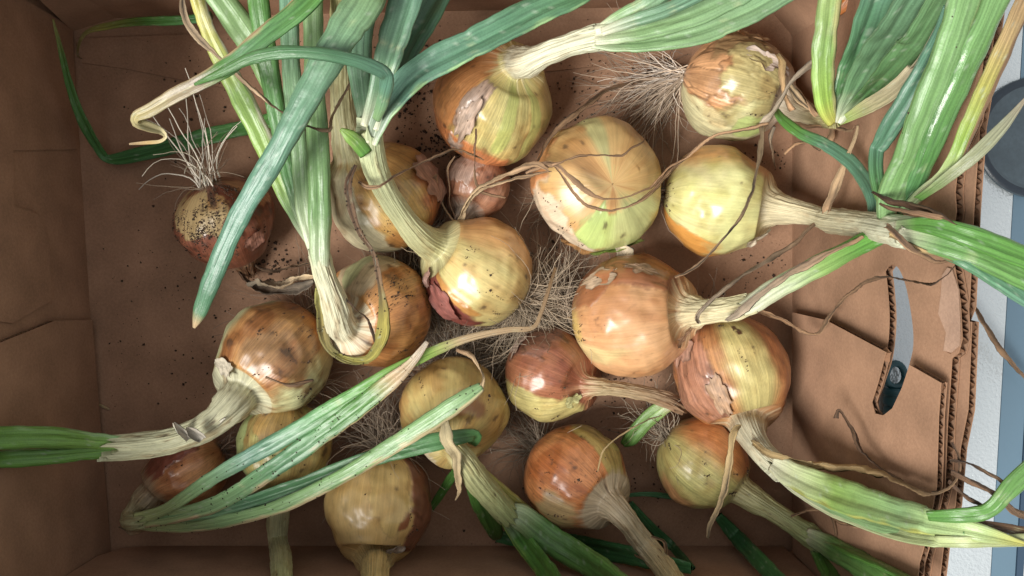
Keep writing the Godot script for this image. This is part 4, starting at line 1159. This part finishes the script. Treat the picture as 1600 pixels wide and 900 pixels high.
	blade(on.root, "leaf", [[1430, 380, 198, 14], [1500, 405, 208, 20], [1560, 440, 210, 24], [1620, 480, 208, 22]], fresh(GREEN.lerp(BLUE, 0.5), BLUE, 0.0, {"flat": 0.5}))
	blade(on.root, "dry_leaf", [[1390, 366, 200, 10], [1440, 390, 212, 9], [1500, 408, 220, 11], [1560, 428, 222, 13], [1640, 448, 222, 10]], strand(TAN, DRY, {"twist": 1.0, "flat": 0.2}))
	blade(on.root, "dry_leaf", [[1385, 352, 206, 14], [1402, 368, 212, 13], [1430, 392, 212, 11], [1462, 408, 208, 9], [1484, 406, 212, 8], [1494, 388, 216, 8], [1500, 366, 220, 8], [1488, 348, 218, 10], [1450, 338, 214, 14], [1410, 330, 206, 14], [1376, 318, 190, 8]], strand(DRY * 1.3, DARK_DRY * 1.6, {"twist": 3.0}))
	blade(on.root, "dry_leaf", [[1340, 195, 130, 5], [1332, 225, 122, 7], [1318, 262, 112, 12], [1302, 305, 104, 17], [1292, 338, 96, 20], [1298, 352, 90, 10]], strand(STRAW, DRY * 1.5, {"twist": 1.5}))
	roots(on, 30, 0.05, 0.7, {"col": Color(0.4, 0.31, 0.23)})

	# N
	on = onion("large amber onion right of centre with ragged brown skin across its back", 986, 494, 94, -5, 20, {"mat": M.skin_soft, "polar": 0.98, "base": Color(0.64, 0.37, 0.17), "base2": Color(0.56, 0.29, 0.12), "tip": 56, "neck": [[1086, 488, 66, 32], [1112, 487, 74, 27], [1140, 485, 80, 28], [1158, 482, 84, 26], [1170, 476, 90, 26]], "neck_c": Color(0.66, 0.56, 0.33), "neck_end": Color(0.58, 0.54, 0.3), "neck_from": 0.76, "neck_wob": 0.16, "dirt": 0.12, "stripes": 0.3, "patches": [[-66, 0.46, 38, 0.46, Color(0.31, 0.125, 0.05), 0.28, 0.7], [-34, 0.3, 22, 0.2, Color(0.36, 0.15, 0.06), 0.5, 0.5], [8, 0.14, 40, 0.13, Color(0.66, 0.46, 0.14), 0.4, 0.0, 1], [40, 0.3, 14, 0.2, Color(0.66, 0.50, 0.22), 0.5, 0.0, 1]]})
	flap(on, -42, 0.4, 10, 0.09, Color(0.46, 0.33, 0.22), 0.002, 0.5)
	flap(on, -50, 0.62, 7, 0.08, Color(0.42, 0.27, 0.17), 0.003, 0.7)
	flap(on, 44, 0.84, 10, 0.06, Color(0.42, 0.26, 0.16), 0.004, 0.5)
	soil(on, [[5, 0.3, 10, 0.06, 26], [-10, 0.08, 40, 0.02, 40]])
	blade(on.root, "leaf", [[1146, 490, 86, 16], [1168, 480, 92, 28], [1210, 452, 104, 36], [1280, 415, 124, 36], [1340, 384, 150, 33], [1384, 360, 166, 30], [1394, 338, 170, 34], [1388, 322, 174, 34]], {"stops": [[0.0, WHITE], [0.25, WHITE.lerp(MINT, 0.4)], [0.5, LIME.lerp(MINT, 0.5)], [0.75, GREEN * 1.2], [1.0, GREEN]], "flat": 0.5})
	blade(on.root, "dry_leaf", [[1135, 500, 92, 12], [1150, 490, 98, 18], [1190, 458, 112, 20], [1240, 424, 128, 18], [1300, 392, 146, 14], [1350, 370, 164, 8]], strand(GREY_DRY, DRY * 1.2, {"twist": 0.4, "flat": 0.16, "curl": 0.3}))
	blade(on.root, "leaf", [[1386, 336, 174, 30], [1392, 312, 182, 46], [1412, 262, 192, 48], [1444, 180, 206, 50], [1482, 80, 218, 52], [1520, -45, 226, 52]], {"stops": [[0.0, MINT], [0.2, GREEN.lerp(MINT, 0.5)], [1.0, MINT.lerp(GREEN, 0.35)]], "flat": 0.5, "edge": Color(0.45, 0.44, 0.22), "edge_w": 0.04, "crumbs": 14})
	blade(on.root, "leaf", [[1408, 330, 174, 22], [1430, 285, 190, 34], [1470, 190, 206, 40], [1522, 75, 220, 42], [1576, -45, 228, 42]], {"stops": [[0.0, TEAL], [0.3, GREEN.lerp(TEAL, 0.3)], [1.0, MINT.lerp(GREEN, 0.4)]], "flat": 0.6, "mat": M.wet})
	blade(on.root, "leaf", [[1412, 332, 178, 20], [1440, 302, 192, 26], [1484, 262, 210, 26], [1512, 200, 222, 28], [1552, 110, 228, 30], [1600, 0, 230, 26], [1620, -45, 230, 20]], {"stops": [[0.0, MINT], [0.22, WHITE.lerp(LIME, 0.4)], [0.4, LIME], [0.6, YELLOW * 0.7], [0.75, TAN * 0.7], [1.0, DRY]], "flat": 0.35, "edge": DRY * 0.6, "edge_w": 0.3})
	blade(on.root, "leaf", [[1384, 326, 178, 14], [1374, 300, 174, 22], [1368, 262, 170, 24], [1370, 234, 168, 25], [1376, 226, 170, 28], [1390, 200, 176, 34], [1420, 150, 186, 34], [1450, 95, 194, 32], [1490, 10, 204, 30]], {"stops": [[0.0, GREEN], [0.3, BLUE.lerp(TEAL, 0.5)], [1.0, BLUE]], "flat": 0.5, "groove": 0.5})
	blade(on.root, "leaf", [[1434, 310, 200, 14], [1470, 284, 214, 18], [1520, 244, 224, 22], [1564, 200, 228, 18], [1604, 152, 228, 5]], {"stops": [[0.0, GREEN], [0.3, Color(0.24, 0.27, 0.14)], [0.8, Color(0.3, 0.3, 0.2)], [1.0, GREY_DRY]], "flat": 0.35, "curl": 0.3})
	blade(on.root, "dry_leaf", [[1362, 300, 180, 5], [1386, 312, 192, 12], [1415, 318, 200, 14], [1450, 326, 210, 14], [1480, 344, 218, 10], [1496, 352, 222, 4]], strand(DARK_DRY * 1.3, DARK_DRY, {"twist": 2.0}))
	blade(on.root, "dry_leaf", [[1092, 504, 84, 6], [1088, 494, 92, 9], [1110, 470, 98, 10], [1150, 438, 94, 12], [1200, 405, 88, 13], [1245, 376, 84, 11], [1272, 350, 84, 7], [1290, 340, 86, 4]], strand(GREY_DRY, DRY, {"twist": 3.0}))
	blade(on.root, "dry_leaf", [[1178, 484, 86, 10], [1205, 492, 78, 9], [1235, 506, 70, 9], [1258, 520, 66, 7], [1278, 520, 76, 8], [1290, 502, 88, 13], [1310, 475, 104, 9], [1345, 446, 128, 8], [1380, 434, 156, 9], [1420, 438, 176, 7], [1455, 444, 196, 7], [1478, 432, 208, 6], [1490, 416, 216, 5]], strand(DRY * 1.2, DARK_DRY * 1.2, {"twist": 4.0}))
	roots(on, 130, 0.07, 0.85, {"more": 2.2, "dir": Vector3(-0.9, -0.3, -0.3), "col": Color(0.48, 0.38, 0.28)})

	# O
	on = onion("orange onion with a yellow stripe, its stem sweeping to the lower right corner", 1141, 580, 89, 74, 10, {"polar": 0.98, "base": Color(0.56, 0.28, 0.10), "base2": Color(0.44, 0.18, 0.065), "tip": 64, "neck": [[1166, 664, 54, 42], [1176, 690, 60, 34], [1196, 714, 70, 30], [1216, 730, 80, 32]], "neck_c": Color(0.60, 0.50, 0.30), "neck_end": Color(0.66, 0.66, 0.46), "neck_from": 0.76, "neck_wob": 0.08, "dirt": 0.15, "patches": [[-8, 0.5, 27, 0.56, Color(0.60, 0.51, 0.19), 0.2, 0.0, 1], [58, 0.4, 28, 0.42, Color(0.44, 0.21, 0.12), 0.4, 1.0], [-8, 0.26, 3, 0.02, Color(0.1, 0.04, 0.02), 0.7, 0.0], [-10, 0.3, 3, 0.02, Color(0.1, 0.04, 0.02), 0.7, 0.0]]})
	flap(on, 30, 0.62, 9, 0.12, Color(0.44, 0.27, 0.16), 0.003, 0.5)
	flap(on, 62, 0.3, 16, 0.1, Color(0.42, 0.24, 0.17), 0.003, 0.6)
	soil(on, [[-10, 0.4, 20, 0.15, 26], [60, 0.4, 14, 0.1, 30]])
	blade(on.root, "leaf", [[1208, 724, 84, 26], [1236, 740, 96, 40], [1300, 768, 124, 52], [1390, 798, 176, 50], [1450, 814, 206, 42], [1530, 832, 222, 30], [1600, 850, 224, 8]], {"stops": [[0.0, WHITE], [0.1, WHITE.lerp(LIME, 0.4)], [0.3, LIME.lerp(MINT, 0.3)], [0.65, MINT * 1.1], [0.9, LIME.lerp(WHITE, 0.3)], [1.0, YELLOW]], "flat": 0.42, "groove": 0.5, "edge": Color(0.34, 0.36, 0.1), "edge_w": 0.08})
	blade(on.root, "leaf", [[1212, 732, 78, 20], [1290, 780, 108, 30], [1370, 812, 156, 34], [1450, 830, 198, 30], [1510, 836, 212, 12]], {"stops": [[0.0, WHITE], [0.3, MINT], [0.7, MINT], [1.0, GREEN]], "flat": 0.5})
	blade(on.root, "leaf", [[1190, 712, 66, 12], [1230, 752, 80, 18], [1290, 792, 106, 20], [1370, 824, 156, 20], [1440, 842, 200, 22], [1510, 846, 216, 20], [1640, 842, 222, 20]], {"stops": [[0.0, WHITE], [0.3, WHITE.lerp(LIME, 0.4)], [0.7, LIME.lerp(WHITE, 0.4)], [1.0, Color(0.4, 0.42, 0.2)]], "flat": 0.4})
	blade(on.root, "leaf", [[1450, 806, 212, 16], [1490, 806, 220, 22], [1530, 802, 224, 26], [1552, 792, 228, 28], [1570, 772, 230, 30], [1600, 742, 232, 32], [1650, 700, 234, 32]], plain(GREEN, GREEN.lerp(MINT, 0.3), {"flat": 0.5, "groove": 0.5}))
	blade(on.root, "leaf", [[1420, 830, 190, 10], [1480, 826, 208, 18], [1540, 822, 214, 18], [1640, 836, 218, 12]], plain(DRY * 0.5, DARK_DRY, {"flat": 0.3}))
	blade(on.root, "dry_leaf", [[1176, 690, 70, 14], [1200, 706, 84, 15], [1250, 722, 98, 14], [1300, 728, 118, 18], [1350, 732, 140, 24], [1390, 744, 164, 22], [1420, 760, 184, 14], [1450, 772, 202, 9], [1478, 764, 216, 8], [1496, 742, 222, 8], [1498, 712, 222, 7], [1488, 690, 220, 5]], strand(TAN * 0.9, DARK_DRY * 1.4, {"twist": 2.0}))
	blade(on.root, "dry_leaf", [[1306, 652, 110, 10], [1310, 640, 112, 9], [1324, 656, 118, 5], [1336, 680, 128, 12], [1346, 704, 136, 10], [1372, 728, 152, 7], [1410, 752, 176, 6]], strand(DARK_DRY, DARK_DRY * 1.3))
	blade(on.root, "dry_leaf", [[1484, 718, 222, 8], [1510, 722, 224, 8], [1540, 735, 224, 10], [1565, 755, 224, 8]], strand(DARK_DRY, DRY * 0.7))
	blade(on.root, "dry_leaf", [[1486, 736, 222, 9], [1510, 748, 224, 12], [1550, 768, 224, 14], [1590, 800, 224, 16], [1640, 820, 224, 14]], strand(DARK_DRY * 1.1, DRY * 0.8))
	blade(on.root, "dry_leaf", [[1482, 750, 218, 8], [1506, 772, 220, 10], [1536, 790, 220, 8]], strand(DARK_DRY, DARK_DRY))
	blade(on.root, "dry_leaf", [[1158, 664, 84, 8], [1147, 672, 88, 12], [1143, 705, 90, 14], [1136, 750, 88, 14], [1126, 785, 86, 12], [1112, 815, 82, 10], [1106, 842, 78, 7]], strand(TAN * 0.8, STRAW * 0.8, {"twist": 1.4}))
	roots(on, 30, 0.04, 0.7, {"col": Color(0.35, 0.25, 0.18)})

	# P
	on = onion("red-brown onion with a pale underside and a long withered neck running right", 859, 583, 72, 18, 28, {"base": Color(0.44, 0.185, 0.085), "base2": Color(0.32, 0.11, 0.055), "tip": 36, "neck": [[920, 602, 50, 17], [955, 606, 44, 13], [1000, 613, 42, 14], [1045, 624, 40, 18], [1062, 634, 38, 16]], "neck_c": Color(0.56, 0.45, 0.24), "neck_end": DRY, "neck_from": 0.8, "neck_wob": 0.2, "dirt": 0.2, "patches": [[70, 0.5, 42, 0.44, Color(0.62, 0.53, 0.19), 0.22, 0.0], [-58, 0.35, 44, 0.22, Color(0.27, 0.12, 0.07), 0.6, 1.0]]})
	flap(on, -30, 0.3, 24, 0.05, Color(0.46, 0.34, 0.27), 0.002, 0.8)
	flap(on, 40, 0.84, 18, 0.06, Color(0.55, 0.52, 0.24), 0.003, 0.4)
	blade(on.root, "leaf", [[1060, 628, 40, 16], [1040, 634, 38, 24], [1012, 655, 32, 28], [985, 685, 24, 24], [974, 694, 20, 12]], {"stops": [[0.0, STRAW], [0.3, LIME.lerp(MINT, 0.5)], [1.0, GREEN]], "flat": 0.55})
	blade(on.root, "dry_leaf", [[1040, 620, 44, 8], [1065, 632, 44, 10], [1084, 640, 40, 6]], strand(DRY, DARK_DRY))
	roots(on, 60, 0.05, 0.7)
	soil(on, [[30, 0.72, 20, 0.05, 40]])

	# R
	on = onion("round orange-red onion with dark stripes at bottom centre, pale neck pointing lower right", 897, 743, 79, 34, 32, {"base": Color(0.60, 0.25, 0.085), "base2": Color(0.52, 0.19, 0.06), "tip": 50, "neck": [[966, 796, 62, 30], [984, 820, 58, 28], [1008, 852, 54, 30], [1040, 890, 54, 30], [1070, 935, 56, 30]], "neck_c": Color(0.50, 0.40, 0.25), "neck_end": Color(0.60, 0.53, 0.28), "neck_from": 0.66, "neck_wob": 0.12, "dirt": 0.35, "stripes": 0.6, "patches": [[-72, 0.6, 24, 0.3, Color(0.50, 0.38, 0.115), 0.3, 0.0], [54, 0.66, 36, 0.14, Color(0.46, 0.32, 0.14), 0.8, 0.0, 1]]})
	blade(on.root, "dry_leaf", [[962, 806, 56, 10], [974, 822, 52, 9], [992, 845, 48, 10], [1012, 868, 44, 10], [1024, 884, 40, 6]], strand(DRY * 1.4, DRY, {"twist": 2.0}))
	blade(on.root, "dry_leaf", [[1018, 838, 68, 6], [1038, 846, 72, 9], [1042, 866, 72, 8], [1030, 880, 66, 6], [1000, 872, 50, 5], [986, 858, 46, 4]], strand(DRY * 1.3, DRY))
	blade(on.root, "dry_leaf", [[934, 735, 74, 2], [942, 705, 78, 3], [968, 682, 76, 3], [1004, 660, 70, 3], [1034, 648, 60, 3]], strand(TAN, STRAW, {"twist": 0.5}))
	soil(on, [[0, 0.6, 30, 0.1, 80], [20, 0.4, 40, 0.15, 40]])
	roots(on, 70, 0.055, 0.7, {"col": Color(0.45, 0.36, 0.27)})
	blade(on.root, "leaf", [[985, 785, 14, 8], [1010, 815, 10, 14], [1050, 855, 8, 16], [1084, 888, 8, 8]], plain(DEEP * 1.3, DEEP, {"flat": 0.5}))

	# S
	on = onion("green and orange onion in the lower right of the box with a straight soil-flecked stem", 1096, 722, 70, 36, 4, {"polar": 0.98, "base": Color(0.53, 0.50, 0.175), "base2": Color(0.50, 0.42, 0.14), "tip": 48, "neck": [[1176, 780, 38, 34], [1205, 796, 42, 27], [1240, 820, 50, 27], [1262, 835, 56, 32], [1282, 848, 62, 34]], "neck_c": Color(0.52, 0.47, 0.22), "neck_end": Color(0.36, 0.45, 0.18), "neck_from": 0.74, "dirt": 0.2, "patches": [[-56, 0.5, 52, 0.5, Color(0.58, 0.23, 0.07), 0.18, 0.0, 1], [70, 0.45, 22, 0.2, Color(0.5, 0.27, 0.11), 0.5, 0.0, 1]]})
	soil(on, [[0, 0.5, 40, 0.2, 30], [-10, 0.8, 40, 0.06, 60]])
	blade(on.root, "leaf", [[1262, 836, 62, 24], [1300, 856, 78, 36], [1350, 885, 96, 40], [1420, 930, 112, 38]], fresh(GREEN.lerp(MINT, 0.3), GREEN, 0.05, {"flat": 0.55}))
	blade(on.root, "leaf", [[1274, 846, 58, 26], [1284, 868, 62, 32], [1298, 898, 68, 34], [1312, 940, 74, 34]], fresh(GREEN, GREEN, 0.0, {"flat": 0.5}))
	blade(on.root, "leaf", [[1290, 846, 74, 14], [1340, 868, 90, 24], [1400, 895, 106, 26], [1460, 930, 118, 24]], fresh(GREEN, GREEN * 0.9, 0.0, {"flat": 0.5}))
	blade(on.root, "dry_leaf", [[1236, 806, 60, 5], [1262, 796, 66, 9], [1286, 796, 72, 7], [1302, 812, 78, 5], [1306, 838, 80, 6]], strand(DRY * 1.4, DRY))
	blade(on.root, "dry_leaf", [[1286, 798, 80, 4], [1312, 815, 92, 6], [1340, 822, 106, 8], [1372, 822, 130, 5]], strand(DRY * 1.2, DRY))
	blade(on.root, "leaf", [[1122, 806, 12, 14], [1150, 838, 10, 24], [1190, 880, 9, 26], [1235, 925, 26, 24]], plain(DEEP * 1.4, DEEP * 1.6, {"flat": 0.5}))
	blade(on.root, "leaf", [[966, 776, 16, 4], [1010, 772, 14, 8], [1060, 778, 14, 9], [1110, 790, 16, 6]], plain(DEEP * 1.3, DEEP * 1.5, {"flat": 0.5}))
	roots(on, 50, 0.05, 0.7, {"col": Color(0.42, 0.34, 0.25)})

# ---------------------------------------------------------------- loose soil, scraps
func scraps() -> void:
	var st := Strip.new()
	# [x, y, spread x, spread y, how many, largest millimetres]
	for s in [[640, 150, 40, 45, 260, 1.3], [700, 225, 40, 26, 240, 1.6], [640, 60, 50, 40, 60, 1.0], [940, 150, 70, 50, 190, 0.9], [1035, 110, 26, 14, 200, 1.6], [880, 210, 40, 30, 60, 0.9], [350, 130, 90, 60, 90, 1.0], [250, 420, 90, 70, 36, 0.9], [420, 410, 40, 22, 110, 1.5], [300, 580, 60, 50, 44, 0.9], [1180, 420, 60, 40, 70, 1.1], [1195, 250, 40, 20, 40, 1.4], [850, 400, 60, 40, 120, 1.0], [690, 320, 30, 30, 60, 1.2], [960, 600, 60, 26, 70, 0.9], [800, 850, 140, 14, 40, 0.9], [1000, 760, 60, 50, 50, 0.9], [700, 450, 300, 220, 260, 0.9], [1000, 640, 120, 90, 60, 0.8]]:
		for i in int(s[4]):
			var px: float = s[0] + rng.randfn() * s[2] * 0.7
			var py: float = s[1] + rng.randfn() * s[3] * 0.7
			if px < 150 or px > 1230 or py < 25 or py > 850: continue
			var r: float = 0.0003 + 0.0009 * float(s[5]) * pow(rng.randf(), 2.6)
			var lift := 0.0013 if py < 150 else 0.0
			st.crumb(at(px, py, 0.0) + Vector3(0, lift + r * 0.35, 0), r, Color(0.045, 0.028, 0.018) * rng.randf_range(0.6, 1.7), rng)
	for i in 2600:
		var px := rng.randf_range(160, 1225)
		var py := rng.randf_range(30, 845)
		if noise.get_noise_2d(px * 0.45, py * 0.45) < 0.02: continue
		st.crumb(at(px, py, 0.0) + Vector3(0, 0.0014 if py < 150 else 0.0002, 0), rng.randf_range(0.00016, 0.00042), Color(0.075, 0.045, 0.028) * rng.randf_range(0.5, 1.6), rng)
	var so := put(self, "soil", st.mesh(), M.soil, "stuff")
	so.set_meta("label", "dark crumbs of soil strewn over the box floor")
	so.set_meta("category", "soil")

	var holder := loose("dry_leaf", "loose twisted brown leaf lying on the glass outside the box", "leaf", 1560, 540, 0.0)
	blade_in(holder, [[1516, 466, 2, 3], [1530, 492, 7, 8], [1546, 520, 9, 10], [1560, 540, 9, 13], [1580, 564, 8, 12], [1600, 588, 5, 9], [1640, 630, 2, 5]], strand(DRY, DRY * 0.8, {"twist": 2.0}))
	holder = loose("straw_fragment", "short pale straw fragment lying alone at left on the box floor", "straw", 163, 636, 0.0)
	blade_in(holder, [[155, 632, 1, 3], [163, 636, 1, 5], [171, 640, 1, 3]], plain(TAN, STRAW, {"sides": 8, "step": 0.001}))
	holder = loose("skin_scrap", "bright orange scrap of onion skin behind the yellow-green leaf at top right", "onion skin", 1318, 4, 0.03)
	blade_in(holder, [[1300, 26, 78, 10], [1316, 6, 84, 26], [1326, -14, 88, 22]], plain(Color(0.7, 0.22, 0.04), Color(0.66, 0.24, 0.06), {"flat": 0.3}))

func loose(called: String, label: String, category: String, px: float, py: float, h: float) -> Node3D:
	var v := at(px, py, h)
	return thing(called, label, category, Vector3(v.x, 0.0, v.z))

# a loose strand is drawn by the plain path, without the lift over the walls
func blade_in(holder: Node3D, spots: Array, o: Dictionary) -> void:
	var d := o.duplicate()
	d.low = true
	blade(holder, "blade", spots, d)
